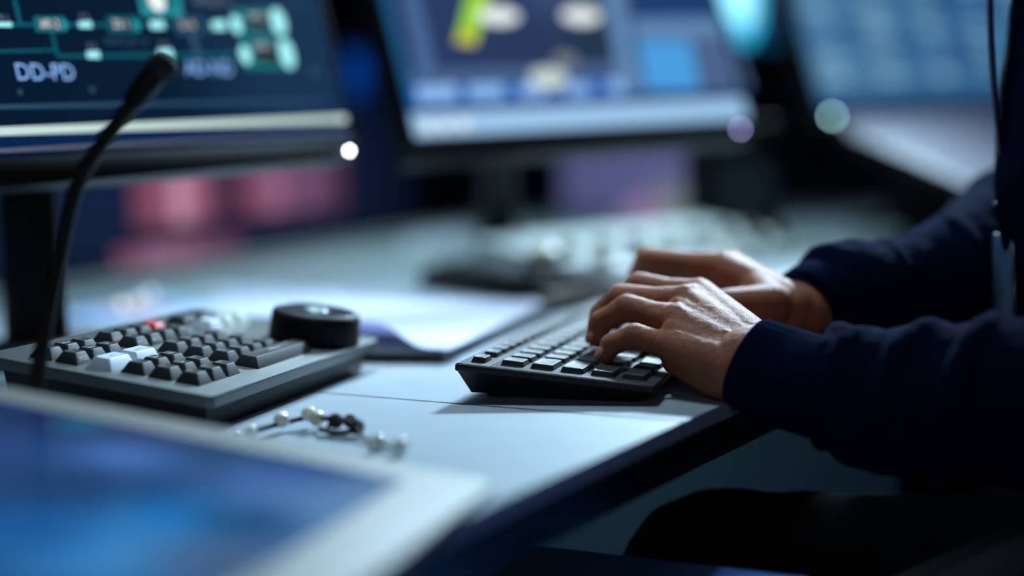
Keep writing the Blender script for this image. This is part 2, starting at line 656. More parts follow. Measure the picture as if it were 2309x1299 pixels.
def ckey(r0, r1, c0, c1, m=None, tap=(7.4, 5.6), name='key'):
    return add_key(con, -r1, -r0, c0, c1, 0, CH, m or M['capdark'], tap, name, .55)


def legend(k, s, size, front=False, m='legend', w=None):
    b = new()
    d = k.data.vertices
    if front:            # on the sloping user side of the key
        x1 = max(v.co.x for v in d)
        xm = x1 - 3.7 * S
        sl = math.atan2(CH, 3.7)
        mw = Matrix.Translation((x1 - 1.7 * S, 0, CH * .47 * S)) @ Matrix.Rotation(math.pi / 2, 4, 'Z') @ Matrix.Rotation(sl, 4, 'X') @ Matrix.Translation((0, 0, .00022))
    else:
        mw = Matrix.Translation((0, 0, (CH - .1) * S)) @ Matrix.Rotation(math.pi / 2, 4, 'Z')
    text(b, s, size, mw, 0)
    o = obj('legend', b, M[m], k)
    return o


keys = {}
for i, c in enumerate((17.5, 34.8, 52.1)):
    for j, r in enumerate((18, 36, 54)):
        keys['trim', j, i] = ckey(r, r + 16.4, c, c + 16)
    for j, r in enumerate((96, 113.6)):
        keys['edit', j, i] = ckey(r, r + 16.2, c - 4.5, c + 11.5)
keys['in'] = ckey(73.5, 91, 13.5, 40, M['capwhite'])
keys['out'] = ckey(73.5, 91, 41.8, 68.5, M['capwhite'])
for i in range(4):
    c = 85.5 + i * 17.4
    for j, r in enumerate((35.5, 53.4, 71.3)):
        keys['cam', j, i] = ckey(r, r + 16.4, c, c + 16)
    for j, r in enumerate((98, 116)):
        keys['fn', j, i] = ckey(r, r + 16.4, c - 4.8, c + 11.2, M['capred'] if (j == 1 and i == 3) else None)
keys['stop'] = ckey(15.6, 33.4, 86, 164.5)
keys['source'] = ckey(117, 134, 172, 194)
keys['timeline'] = ckey(117, 134, 196, 218)
keys['shuttle'] = ckey(97, 113, 174, 193, M['capwhite'])
keys['jog'] = ckey(97, 113, 195, 212, M['cappale'])
keys['scroll'] = ckey(97, 113, 214, 231, M['cappale'])
legend(keys['fn', 0, 0], 'TITLE', 4.3, True)
legend(keys['fn', 0, 1], 'MOVE', 4.0, True)
legend(keys['fn', 1, 0], 'UNDO', 3.6, True)
legend(keys['edit', 0, 0], 'YPOS', 3.6, True)
legend(keys['in'], 'IN', 3.2, m='legenddark')
legend(keys['out'], 'OUT', 3.2, m='legenddark')
legend(keys['stop'], '- STOP/PLAY -', 3.2)
for k_, s_ in ((('cam', 0, 0), '1'), (('cam', 0, 1), '2'), (('cam', 0, 2), '3'), (('cam', 1, 0), '4'), (('cam', 1, 1), '5'),
               (('cam', 1, 2), '6'), (('cam', 2, 0), '7'), (('cam', 2, 1), '8'), (('cam', 2, 2), '9')):
    legend(keys[k_], s_, 3.4)
for k_, s_ in ((('trim', 2, 1), 'TRIM'), (('trim', 2, 2), 'ROLL'), (('trim', 1, 1), 'SLIP'), (('edit', 0, 1), 'PLACE'), (('edit', 1, 1), 'APPND'), (('edit', 0, 2), 'SRC')):
    legend(keys[k_], s_, 2.4)
bm = new()
KX, KY = -33, 204
lathe(bm, [(0, 0), (31.5, 0), (32, 1), (31, 18.5), (30, 20.5), (28, 21.6), (27.4, 21.6), (27, 21.2), (0, 21.2)], 72, KX, KY)
dial = obj('jog_dial', bm, M['dial'], con, angle=35)
bm = new()
lathe(bm, [(0, 21.2), (26.8, 21.2), (26.8, 21.5), (8.6, 21.9), (8.0, 21.7), (0, 21.6)], 64, KX, KY)
dt = obj('dial_disc', bm, M['dialtop'], dial, angle=35)
bm = new()
lathe(bm, [(0, 21.62), (3.0, 21.68), (5.2, 21.95), (6.4, 22.3), (7.6, 22.35), (8.2, 22.0), (8.2, 21.6), (0, 21.6)], 48, KX, KY)
obj('finger_dimple', bm, M['dimple'], dial, smooth=True)
bm = new()
lathe(bm, [(28.1, 21.62), (27.4, 21.9), (26.9, 21.62), (28.1, 21.62)], 72, KX, KY)
obj('dial_ring', bm, M['steel'], dial, smooth=True)

# ================================================================== touch screen in the foreground
ts = .156
tM = Matrix((Vector((math.cos(ts), 0, -math.sin(ts))), Vector((0, 1, 0)), Vector((math.sin(ts), 0, math.cos(ts))))).transposed().to_4x4()
tM.translation = V((69, -227, 4))
tp = thing('touch_screen', 'glossy blue touch screen in a wide pale frame on the desk', 'touch screen', tM)
TW, TD = 300, 400           # along y (towards the viewer), depth to the rear
bm = new()
prism(bm, rrect(-TD, 0, -TW, 0, 8), -9, 0, bv=3)
obj('frame', bm, M['frame'], tp, angle=40)
bm = new()
flat(bm, [(-TD + 20, -TW + 20), (-35, -TW + 20), (-35, -26), (-TD + 20, -26)], .25)
screen_mat = blob_screen('blue_touch_picture', (26, 66, 122), [(-0.2052, -0.0434, 0.070, (20, 42, 92)), (-0.1459, -0.0271, 0.070, (38, 58, 112)), (-0.0954, -0.0546, 0.060, (24, 66, 112)), (-0.0700, -0.0467, 0.050, (30, 62, 112)), (-0.0718, -0.0685, 0.055, (66, 106, 182)), (-0.0407, -0.1090, 0.070, (64, 112, 180)), (-0.0247, -0.0768, 0.070, (104, 150, 196)), (-0.0143, -0.1433, 0.070, (90, 140, 190)), (-0.0209, -0.0363, 0.050, (112, 150, 190)), (-0.1471, -0.0757, 0.045, (70, 118, 196)), (-0.1925, -0.0919, 0.050, (30, 66, 132)), (-0.1425, -0.1171, 0.050, (22, 62, 116)), (-0.0792, -0.1343, 0.055, (0, 120, 200)), (-0.0852, -0.1769, 0.060, (62, 150, 222)), (-0.0467, -0.1606, 0.050, (72, 96, 136)), (-0.1209, -0.1743, 0.050, (20, 92, 166)), (-0.0620, -0.1184, 0.035, (20, 70, 120)), (-0.1891, -0.0395, 0.020, (20, 100, 140))], rough=.2, k=.8, spec=.2)
obj('display', bm, screen_mat, tp)
bm = new()
ti = tM.inverted()
vs = [bm.verts.new(ti @ V(q)) for q in ((58, -235, .3), (58, -515, .3), (-320, -515, .3), (-320, -235, .3))]
hs = [bm.verts.new((x * S, y * S, -8.8 * S)) for x, y in ((-10, -8), (-10, -TW + 8), (-TD + 8, -TW + 8), (-TD + 8, -8))]
bm.faces.new(vs)
bm.faces.new(hs)
for i in range(4):
    bm.faces.new((vs[i], vs[(i + 1) % 4], hs[(i + 1) % 4], hs[i]))
bmesh.ops.recalc_face_normals(bm, faces=bm.faces[:])
obj('wedge_housing', bm, M['blackplastic'], tp)

# ================================================================== bead bracelet
br = thing('bead_bracelet', 'small dark bracelet with pale shiny beads lying on the desk', 'bracelet', W0)
beads = [(-102.6, -127.7, 4.0), (-96.5, -109.0, 4.0), (-93.2, -87.0, 4.0), (-75.1, -105.6, 4.0), (-58.8, -115.6, 4.0), (-44.0, -125.3, 4.0)]
loop = [(-104, -130, 4), (-95, -111, 5), (-86, -98, 6), (-74, -104, 7), (-62, -108, 8), (-52, -110, 6), (-46, -118, 4), (-56, -122, 3), (-70, -114, 3)]
bm = new()
tube(bm, spline(loop, 6), 1.5, n=8)
tube(bm, spline([(-66, -112, 4), (-56, -116, 8), (-46, -120, 7), (-38, -130, 3), (-30, -138, 2), (-20, -149, 2.5), (-4, -160, 2.5)], 6), 1.1, n=8)
obj('cord', bm, M['cord'], br, smooth=True)
for i, (x, y, z, r, k) in enumerate(((-104, -130, 4, 3.6, 'bead'), (-110, -134, 3, 2.6, 'bead'), (-95, -110, 7, 4.6, 'bead'), (-84, -97, 8, 4.6, 'bead'), (-76, -104, 7, 4.6, 'beadgreen'),
                                     (-56, -104, 6, 4., 'cord'), (-46, -118, 5.5, 4.5, 'cord'), (-62, -110, 7, 4.5, 'cord'),
                                     (-20, -150, 4.6, 4.2, 'bead'), (-4, -160, 4.6, 4.2, 'bead'))):
    bm = new()
    ball(bm, (x, y, z), r, 3)
    obj('bead', bm, M[k], br, smooth=True)

# ================================================================== papers, folder, booklet, glowing glint beads
def sheet(corners, nu, nv, hfun, mats, name, label, cat, group=None):
    """one curled sheet of paper; corners a,b,c,d (mm, in plan); hfun(s,t)->(dx,dy,z)"""
    bm = new()
    g = []
    a, b, c, d = [Vector(q) for q in corners]
    for i in range(nu + 1):
        row = []
        for j in range(nv + 1):
            s, t = i / nu, j / nv
            p = (a * (1 - s) + b * s) * (1 - t) + (d * (1 - s) + c * s) * t
            h = hfun(s, t)
            row.append(bm.verts.new(((p.x + h[0]) * S, (p.y + h[1]) * S, h[2] * S)))
        g.append(row)
    for i in range(nu):
        for j in range(nv):
            bm.faces.new((g[i][j], g[i + 1][j], g[i + 1][j + 1], g[i][j + 1]))
    low = bmesh.ops.extrude_face_region(bm, geom=bm.faces[:])
    vs_ = [e for e in low['geom'] if isinstance(e, bmesh.types.BMVert)]
    bmesh.ops.translate(bm, verts=vs_, vec=(0, 0, .0004))
    bmesh.ops.recalc_face_normals(bm, faces=bm.faces[:])
    bm.normal_update()
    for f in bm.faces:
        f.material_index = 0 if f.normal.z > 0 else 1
    o = obj(name, bm, mats, mw=W0, smooth=False, angle=50)
    return tag(o, label, cat, group)


fo = new()
box(fo, -330, -92, 150, 470, .2, 9, bv=1)
tag(obj('folder', fo, M['folder'], mw=W0), 'flat black folder lying under the curled white sheet', 'folder')


def curl(s, t):
    # near edge (t small) lifts to show its underside; the corner beside the keyboard stays down
    e = max(0, 1 - t / .30)
    k = max(0., min(1., (.93 - s) / .22))
    k = k * k * (3 - 2 * k)
    return (0, 14 * e * e * k, 9.8 + 17 * e ** 1.8 * k + 1.0 * abs(math.sin(5 * s)) * (1 - t))


sheet([(-345, 226), (-86, 148), (-104, 484), (-360, 560)], 40, 30, curl, [M['paper'], M['paperback']], 'paper_sheet',
      'white paper sheet with curled near edge on black folder beside the keyboard', 'paper')
sheet([(-560, 430), (-372, 440), (-400, 690), (-640, 800)], 16, 12, lambda s, t: (0, 0, .6 + 2.5 * abs(math.sin(3 * s + 1)) * t * t),
      [M['paper'], M['paper']], 'paper_sheet', 'pale loose paper sheet lying flat behind the editing console', 'paper')
sheet([(-657.7, 1509.6, 0.0)[:2], (-594.6, 1715.8, 0.0)[:2], (-837.5, 2406.5, 0.0)[:2], (-896.6, 2161.1, 0.0)[:2]], 6, 6, lambda s, t: (0, 0, .6 + 2 * abs(math.sin(4 * s)) * t), [M['paper'], M['paper']], 'paper_sheet',
      'pale paper sheet lying far back on the desk beside the second monitor stand', 'paper')
bk = thing('booklet', 'pale blue booklet with an orange and a green sticker below the first monitor', 'booklet', W0)
bm = new()
prism(bm, [(-628, 420), (-560, 410), (-548, 560), (-600, 700), (-660, 690)], .2, 5, bv=.6)
obj('cover', bm, M['bluecard'], bk)
for q, m_ in (((-585, 520), 'orange'), ((-590, 650), 'green')):
    bm = new()
    prism(bm, rrect(q[0] - 28, q[0] + 28, q[1] - 30, q[1] + 30, 6), 4.8, 5.6)
    obj('sticker', bm, M[m_], bk)
for q, lab in (((-592.2, 507.9, 8.0), 'small glowing bead painting a glint on the booklet nearest the microphone'),
               ((-605.8, 565.2, 8.0), 'small glowing bead painting a glint, middle of the three on the booklet'),
               ((-636.6, 639.0, 8.0), 'small glowing bead painting a glint on the booklet farthest from the microphone')):
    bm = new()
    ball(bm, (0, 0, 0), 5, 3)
    o = obj('glint_bead', bm, mat('glowing_glint', (225, 235, 240), rough=.08, coat=1., emit=(190, 205, 205), estr=1.6), mw=T((q[0], q[1], 10)), smooth=True)  # emission paints a glint on each bead; none is a lamp
    tag(o, lab, 'bead', 'glint beads on the booklet')

# ================================================================== trackball controller, mixer, palm rest
def on_desk(a, b, width):
    """frame with x along a->b on the desk, y to the left of it"""
    d = Vector((b[0] - a[0], b[1] - a[1], 0)).normalized()
    return axes((a[0], a[1], 0), d, Vector((-d.y, d.x, 0)))


tb = thing('trackball_controller', 'black trackball controller with a cream ball in front of the second monitor', 'trackball', on_desk((-352, 768), (-142, 604), 1))
bm = new()
prism(bm, rrect(0, 262, 0, 150, 22), .2, 24, bv=7)
obj('housing', bm, M['blackplastic'], tb, angle=40)
bm = new()
prism(bm, rrect(16, 246, 14, 136, 14), 23.8, 25.6, bv=1)
obj('top_panel', bm, mat('slate_panel', (52, 62, 70), rough=.35), tb, angle=40)
bm = new()
lathe(bm, [(0, 25), (30, 25), (30, 30), (25, 32), (0, 32)], 40, 190, 62)
obj('ball_collar', bm, M['blackplastic'], tb, angle=40)
bm = new()
ball(bm, (190, 62, 38), 21, 3, (1, 1, .8))
obj('trackball', bm, M['cream'], tb, smooth=True)
for i in range(4):
    bm = new()
    box(bm, 30 + i * 28, 52 + i * 28, 30, 48, 25, 29, bv=1.2, taper=(1.5, 1.5))
    obj('button', bm, M['blackplastic'], tb)

mxM = on_desk((-128, 830), (85, 1330), 1)
mx = thing('audio_mixer', 'light grey sloped mixer panel with two rows of dark knobs', 'mixer', mxM)
bm = new()
vs = [(0, 0, .3), (560, 0, .3), (560, 210, .3), (0, 210, .3)]
b0 = [bm.verts.new(Vector(v) * S) for v in vs]
b1 = [bm.verts.new(Vector(v) * S) for v in [(0, 0, 10), (560, 0, 10), (560, 210, 52), (0, 210, 52)]]
bm.faces.new(b0)
bm.faces.new(b1)
for i in range(4):
    bm.faces.new((b0[i], b0[(i + 1) % 4], b1[(i + 1) % 4], b1[i]))
bmesh.ops.recalc_face_normals(bm, faces=bm.faces[:])
bevel(bm, bm.edges[:], .003)
obj('housing', bm, M['mixer'], mx, angle=40)
sl = math.atan2(42, 210)
for j, yy in enumerate((38, 92)):
    for i in range(7):
        bm = new()
        lathe(bm, [(0, 0), (13, 0), (12, 14), (10, 16), (0, 16)], 24)
        kn = obj('knob', bm, M['blackplastic'] if (i + j) % 4 else M['cream'], mx, Matrix.Translation(((50 + 76 * i) * S, yy * S, (10 + yy * .2) * S)) @ Matrix.Rotation(sl, 4, 'X'), angle=40)

pr = thing('palm_rest', 'pale grey padded palm rest bar behind the keyboard', 'wrist rest', W0)
bm = new()
tube(bm, [(-106, 500, 11), (-105, 502, 11), (-60, 690, 11), (-59, 694, 11)], [9, 13, 13, 9], n=20, ell=((0, 0, 1), .8))
obj('pad', bm, M['frame'], pr, smooth=True)
bm = new()
prism(bm, [(-122, 500), (-90, 495), (-44, 692), (-76, 698)], .2, 3)
obj('base', bm, M['blackplastic'], pr)

# ================================================================== monitors
def monitor(name, label, fr, w, h, bez, stand, dep=34):
    o, ex, ey = fr
    mw = axes(o, ex, ey)
    t = thing(name, label, 'monitor', mw)
    b = new()
    prism(b, rrect(-w, 6, -4, h, 4), -dep, -1, bv=2)
    obj('housing', b, M['blackplastic'], t, angle=40)
    b = new()                    # bezel frame of four bars
    lb, rb, bb, tb_ = bez
    box(b, -w, 6, -4, bb, -1.2, 1.2, bv=.6)
    box(b, -w, 6, h - tb_, h, -1.2, 1.2, bv=.6)
    box(b, -w, -w + lb, bb, h - tb_, -1.2, 1.2, bv=.6)
    box(b, 6 - rb, 6, bb, h - tb_, -1.2, 1.2, bv=.6)
    obj('bezel', b, M['bezel'], t, angle=40)
    # stand built in world space, turned into the monitor's frame
    iv_ = mw.inverted()
    (bx, by), neck_top = stand
    b = new()
    p0 = Vector((bx, by, 12))
    p1 = Vector(neck_top)
    tube(b, [p0, p0.lerp(p1, .5), p1], [30, 27, 27], n=4 if False else 20, ell=((0, 1, 0), .55))
    bmesh.ops.transform(b, matrix=iv_ @ W0, verts=b.verts[:])
    obj('neck', b, M['blackplastic'], t, smooth=False, angle=40)
    b = new()
    lathe(b, [(0, .3), (92, .3), (95, 4), (90, 9), (34, 15), (0, 15)], 48, bx, by)
    bmesh.ops.transform(b, matrix=iv_ @ W0, verts=b.verts[:])
    obj('stand_base', b, M['blackplastic'], t, angle=40)
    return t, mw


def led(t, x, y, c, k, r=2.4, z=1.3):
    b = new()
    ball(b, (x, y, z), r, 2)
    obj('power_light', b, mat('power_light', c, emit=c, estr=k), t, smooth=True)


# --- first monitor: flow diagram
m1, mw1 = monitor('computer_monitor', 'nearest monitor showing a dark teal flow diagram with labelled boxes',
                  ((-242.4, 356.9, 160.2), (0.24598, 0.96872, 0.0329), (-0.2037, 0.01849, 0.97886)), 535, 330, (12, 8, 14, 14), ((-462, 178), (-462, 178, 175)))
mats1 = [blob_screen('dark_teal_picture', (6, 26, 48), [(-.02, .14, .22, (30, 58, 88)), (-.03, .05, .2, (22, 48, 78)), (-.40, .1, .2, (5, 24, 46))], rough=.4, k=1.),  # lighter patches at the right paint haze into the picture
         glow((18, 92, 112)), glow((160, 240, 245), 1.15), glow((40, 150, 165)), glow((8, 28, 40)), glow((140, 190, 255), 1.1),
         glow((120, 132, 150), .9), glow((44, 80, 110)), glow((196, 222, 216), 1.05), glow((96, 104, 122), .9), glow((30, 112, 122)), glow((235, 240, 240), 1.1),
         glow((8, 38, 78)), glow((46, 82, 112))]
bm = new()
flat(bm, [(-523, 14), (-2, 14), (-2, 316), (-523, 316)], .2, 0)
def pol(L, mi, z=.5):
    flat(bm, L, z, mi)
pol([(-523, 21), (-2, 21), (-2, 30), (-523, 30)], 12, .3)
pol([(-523, 18.6), (-2, 18.6), (-2, 21.4), (-523, 21.4)], 9, .4)  # dim grey line paints the bezel edge's reflection
pol([(-523, 30.2), (0, 30.2), (0, 36.2), (-523, 36.2)], 8, .4)
pol([(-523, 48.5), (-30, 48.5), (-30, 51.5), (-523, 51.5)], 7, .4)
# flow lines
pol([(-370.7, 105.7), (-128.6, 114.1), (-127.6, 117.1), (-370.0, 108.2)], 1, .4)
pol([(-375.8, 87.2), (-315.6, 89.5), (-315.0, 91.5), (-375.3, 89.0)], 1, .4)
pol([(-316.9, 85.0), (-114.7, 88.0), (-113.3, 92.2), (-316.3, 87.3)], 1, .4)
pol([(-344.2, 126.2), (-340.7, 126.4), (-340.9, 108.4), (-344.1, 107.6)], 1, .45)
pol([(-317.7, 104.3), (-314.9, 104.4), (-315.0, 87.6), (-317.9, 86.9)], 1, .45)
pol([(-179.5, 105.8), (-172.3, 106.8), (-169.3, 87.9), (-176.6, 87.1)], 13, .42)
# lit connector tags
for q in ([(-362.0, 105.7), (-350.1, 106.1), (-349.6, 109.3), (-361.5, 108.9)], [(-290.1, 107.5), (-277.9, 107.9), (-278.1, 112.9), (-290.5, 111.8)], [(-218.8, 108.9), (-204.0, 109.7), (-204.3, 116.4), (-219.2, 115.2)],
          [(-150.3, 110.4), (-133.3, 111.3), (-133.9, 119.1), (-150.6, 117.4)], [(-289.4, 84.8), (-277.1, 84.9), (-277.1, 90.6), (-289.2, 89.7)], [(-217.4, 86.5), (-202.2, 86.7), (-202.3, 93.8), (-217.3, 92.8)]):
    pol(q, 2, .7)
for yy in (196, 236, 276):
    pol([(-505, yy), (-40, yy), (-40, yy + 4), (-505, yy + 4)], 1, .4)
    for i in range(6):
        x_ = -490 + 80 * i + (yy % 30)
        pol([(x_, yy - 7), (x_ + 34, yy - 7), (x_ + 34, yy + 11), (x_, yy + 11)], 10, .6)
        pol([(x_ + 4, yy - 4), (x_ + 30, yy - 4), (x_ + 30, yy + 8), (x_ + 4, yy + 8)], 4, .7)
        pol([(x_ + 48, yy - 2), (x_ + 62, yy - 2), (x_ + 62, yy + 6), (x_ + 48, yy + 6)], 2, .7)
def boxed(q, mi, mi2, k=.72, z=.6):
    pol(q, mi, z)
    cx = sum(a for a, b in q) / 4
    cy = sum(b for a, b in q) / 4
    pol([(cx + (a - cx) * k, cy + (b - cy) * .58) for a, b in q], mi2, z + .1)
boxed([(-330.5, 103.3), (-303.4, 104.1), (-302.6, 115.3), (-329.7, 114.2)], 10, 4)
boxed([(-263.6, 104.4), (-233.2, 105.3), (-232.2, 118.8), (-262.2, 117.6)], 1, 4)
boxed([(-192.5, 105.1), (-159.3, 106.4), (-158.4, 121.9), (-191.1, 120.2)], 7, 4)
boxed([(-225.8, 119.1), (-180.6, 121.0), (-177.9, 144.9), (-224.2, 142.2)], 3, 10, .8)
disc(bm, *[(-206.3, 131.2)][0], 9, 8, .9, 11)
boxed([(-123.6, 106.7), (-57.6, 108.6), (-57.6, 132.3), (-122.5, 129.4)], 10, 4, .5)
boxed([(-122.5, 77.7), (-56.3, 78.2), (-56.0, 106.3), (-121.1, 104.5)], 10, 4, .5)
for (cx_, cy_), rx, ry in (([(-303.9, 109.4)][0], 3, 4), ([(-234.0, 111.5)][0], 4, 5), ):
    disc(bm, cx_, cy_, rx, ry, .9, 3)
for (cx_, cy_), rx, ry in (([(-121.1, 115.9)][0], 6.5, 8), ([(-66.5, 120.2)][0], 9.5, 12), ([(-118.8, 90.2)][0], 6.5, 8), ([(-65.2, 91.9)][0], 9.5, 13)):
    disc(bm, cx_, cy_, rx, ry, .9, 2)
def label(s, q, size, mi, ang=0.):
    text(bm, s, size, Matrix.Translation((q[0] * S, q[1] * S, .0011)) @ Matrix.Rotation(ang, 4, 'Z'), mi)
label('DD-PD', [(-330.8, 73.6)][0], 17, 5)
label('AD-ND', [(-165.5, 77.8)][0], 17, 5)
label('GROUP 27', [(-247.7, 97.7)][0], 10, 7)
label('GROUP 11', [(-143.1, 134.0)][0], 10, 6)
for s_, q in (('9.1', [(-355.2, 111.9)][0]), ('9.2', [(-283.7, 115.4)][0]), ('0.7', [(-283.0, 93.5)][0]), ('0.4', [(-210.4, 96.8)][0])):
    label(s_, q, 7, 6)
for s_, q in (('#0-2', [(-317.1, 109.2)][0]), ('20-1', [(-249.7, 111.3)][0]), ('21-0', [(-179.1, 113.4)][0])):
    label(s_, q, 9, 11)
for q in ([(-92.6, 123.8)][0], [(-93.5, 98.0)][0]):
    label('LINE 12', q, 7, 11)
    label('READY', (q[0], q[1] - 10), 6, 6)
disc(bm, *[(-32.7, 76.4)][0], 5, 5, .6, 7)
disc(bm, *[(-356.3, 60.1)][0], 2, 2, .6, 7)
disc(bm, *[(-292.1, 61.3)][0], 2.5, 2.5, .6, 7)
disc(bm, *[(-10.8, 32.4)][0], 3, 3, .8, 11)
obj('display', bm, mats1, m1)
led(m1, *[(-10.5, 3.3)][0], (225, 228, 255), 60, 1.3)

# --- second monitor: picture editor
m2, mw2 = monitor('computer_monitor', 'middle monitor showing bright blue windows and a green bar', ((53.3, 868.4, 171.9), (0.64341, 0.76495, 0.02976), (-0.27295, 0.19292, 0.94249)), 466, 300, (8, 8, 18, 10),
                  ((-352.5, 1120.0, 35.2)[:2], (-298.2, 960.2, 171.4)))
mats2 = [blob_screen('slate_blue_picture', (40, 58, 98), [(-.23, .2, .09, (62, 82, 118)), (-.3, .1, .1, (40, 54, 90)), (-.2, .12, .08, (36, 52, 74)), (-.15, .2, .06, (96, 120, 150)), (-.26, .25, .07, (30, 60, 120))], rough=.4, k=1.),
         glow((24, 92, 140)), glow((72, 104, 150)), glow((150, 205, 50), 1.1), glow((232, 240, 240), 1.1), glow((40, 92, 178)), glow((140, 186, 242)), glow((158, 200, 238), 1.0),
         glow((96, 134, 178)), glow((76, 100, 140)), glow((74, 158, 224)), glow((84, 96, 132)), glow((120, 124, 130)), glow((205, 195, 70), 1.), glow((30, 62, 112)), glow((200, 214, 205))]
bm = new()
flat(bm, [(-458, 18), (-2, 18), (-2, 290), (-458, 290)], .2, 0)
pol([(-458, 18), (-449, 18), (-449, 290), (-458, 290)], 1, .4)
pol([(-436.2, 85.2), (-415.3, 86.1), (-412.7, 183.3), (-432.5, 183.1)], 2, .4)
pol([(-446.0, 78.0), (-162.0, 80.1), (-161.9, 96.5), (-445.3, 92.8)], 9, .35)
pol([(-383.2, 122.8), (-358.3, 120.4), (-308.3, 205.5), (-338.3, 205.0)], 3, .5)
pol([(-383.2, 122.8), (-358.3, 120.4), (-351.6, 132.7), (-377.1, 135.0)], 13, .55)
for (cx_, cy_), rx, ry, mi in (([(-319.9, 154.4)][0], 27, 10, 4), ([(-208.1, 154.1)][0], 27, 10, 4), ([(-275.8, 79.0)][0], 25, 13, 15), ([(-246.5, 101.0)][0], 16, 9, 12)):
    disc(bm, cx_, cy_, rx, ry, .7, mi)
pol([(-452.6, 54.7), (-166.9, 55.1), (-168.5, 75.9), (-451.4, 75.2)], 5, .45)
for q in ([(-445.5, 57.8), (-396.4, 57.9), (-395.2, 76.4), (-443.4, 76.0)], [(-383.2, 58.4), (-337.6, 58.2), (-337.1, 75.6), (-381.9, 75.0)], [(-319.4, 58.1), (-284.4, 58.3), (-283.6, 72.9), (-318.5, 73.0)],
          [(-256.0, 57.8), (-222.4, 58.2), (-222.1, 73.1), (-255.1, 72.6)], [(-199.5, 57.9), (-176.8, 58.2), (-176.1, 76.1), (-197.8, 75.1)]):
    pol(q, 6, .6)
pol([(-181.9, 57.8), (-152.2, 59.0), (-140.5, 191.1), (-166.4, 190.9)], 8, .5)
pol([(-154.7, 59.1), (16.8, 57.7), (11.7, 151.2), (-134.5, 148.9)], 9, .45)
pol([(-141.0, 124.9), (3.3, 127.8), (1.0, 151.2), (-139.2, 150.6)], 8, .5)
pol([(-144.1, 59.8), (-64.4, 58.7), (-57.8, 121.6), (-136.9, 121.5)], 10, .55)
pol([(-135.9, 152.8), (2.2, 154.8), (-2.3, 192.5), (-132.6, 191.2)], 14, .5)
pol([(-458, 20), (-2, 20), (-2, 46), (-458, 46)], 7, .5)
for x_ in (-441, -420, -398):
    disc(bm, x_, 31, 5.5, 6, .8, 4)
obj('display', bm, mats2, m2)
led(m2, *[(-20.3, 6.7)][0], (176, 170, 235), 26, 1.7)

# --- third monitor: table
m3, mw3 = monitor('computer_monitor', 'rightmost monitor behind the person showing rows of a pale blue table', ((527.4, 2173.4, 228.5), (0.55333, 0.83251, 0.0274), (-0.24581, 0.13177, 0.96032)), 802, 470, (8, 8, 8, 10), ((190, 2050), (215, 2055, 260)))
mats3 = [blob_screen('steel_blue_table', (44, 92, 136), [(-.5, .25, .35, (60, 108, 150)), (-.7, .08, .25, (72, 120, 160)), (-.3, .3, .3, (34, 84, 134))], rough=.4, k=1.),
         glow((128, 172, 198)), glow((100, 146, 172)), glow((82, 128, 172)), glow((38, 74, 116))]
bm = new()
flat(bm, [(-794, 8), (-2, 8), (-2, 460), (-794, 460)], .2, 0)
for cidx, (x0, wd) in enumerate(((-770, 62), (-610, 62), (-450, 58), (-290, 56), (-140, 52))):
    for r in range(12):
        y0 = 56 + r * 30
        k = (cidx * 5 + r * 3) % 7
        pol([(x0, y0), (x0 + wd, y0), (x0 + wd, y0 + 17), (x0, y0 + 17)], (1, 2, 3, 1, 2, 1, 3)[k], .5)
        if k > 1:
            pol([(x0 + wd + 12, y0 + 2), (x0 + wd + 74, y0 + 2), (x0 + wd + 74, y0 + 15), (x0 + wd + 12, y0 + 15)], 3 if k % 2 else 4, .5)
pol([(-794, 8), (-2, 8), (-2, 34), (-794, 34)], 4, .4)
obj('display', bm, mats3, m3)
led(m3, *[(-774.2, -1.5)][0], (150, 200, 205), 26, 3.4, 2)

# ================================================================== gooseneck microphone
mcW = (-192.0, -195.9, 32.4)
mc = thing('gooseneck_microphone', 'slim black gooseneck microphone rising past the first monitor', 'microphone', W0)
stem_pts = [(mcW[0] - 1, mcW[1], 4)] + [(-192.0, -195.9, 32.4), (-190.8, -191.3, 55.1), (-189.8, -182.2, 82.1), (-187.0, -171.0, 114.2), (-181.3, -167.1, 137.5), (-173.4, -163.2, 154.1), (-160.1, -157.4, 173.1), (-150.5, -153.3, 185.2)]
bm = new()
tube(bm, spline(stem_pts, 8), 4.2, n=14)
obj('gooseneck', bm, M['blackplastic'], mc, smooth=True)
hd = [(-151.5, -153.8, 183.8), (-146.4, -151.5, 191.2), (-138.6, -148.3, 200.5), (-131.3, -145.3, 208.9)]
bm = new()
tube(bm, hd[:3], [5.5, 6.8, 6.8], n=20)
obj('microphone_body', bm, M['blackplastic'], mc, smooth=False, angle=50)
bm = new()
tube(bm, [hd[2], tuple(a * .75 + b * .25 for a, b in zip(hd[2], hd[3])), tuple(a * .25 + b * .75 for a, b in zip(hd[2], hd[3])), hd[3]], [6.6, 8, 7.6, 4], n=20)
obj('foam_cap', bm, M['mesh'], mc, smooth=True)
bm = new()
lathe(bm, [(0, .2), (16, .2), (16, 4), (9, 8), (6, 14), (0, 14)], 32, mcW[0], mcW[1])
obj('mounting_base', bm, M['blackplastic'], mc, angle=40)

# ================================================================== the person
def chain(bm, pts, rads, squash=None):
    for (a, b), (r0, r1) in zip(zip(pts, pts[1:]), zip(rads, rads[1:])):
        cone(bm, a, b, r0, r1, squash=squash)


def lerp(a, b, t):
    return tuple(x + (y - x) * t for x, y in zip(a, b))


def off(a, d, k):
    return tuple(x + y * k for x, y in zip(a, d))


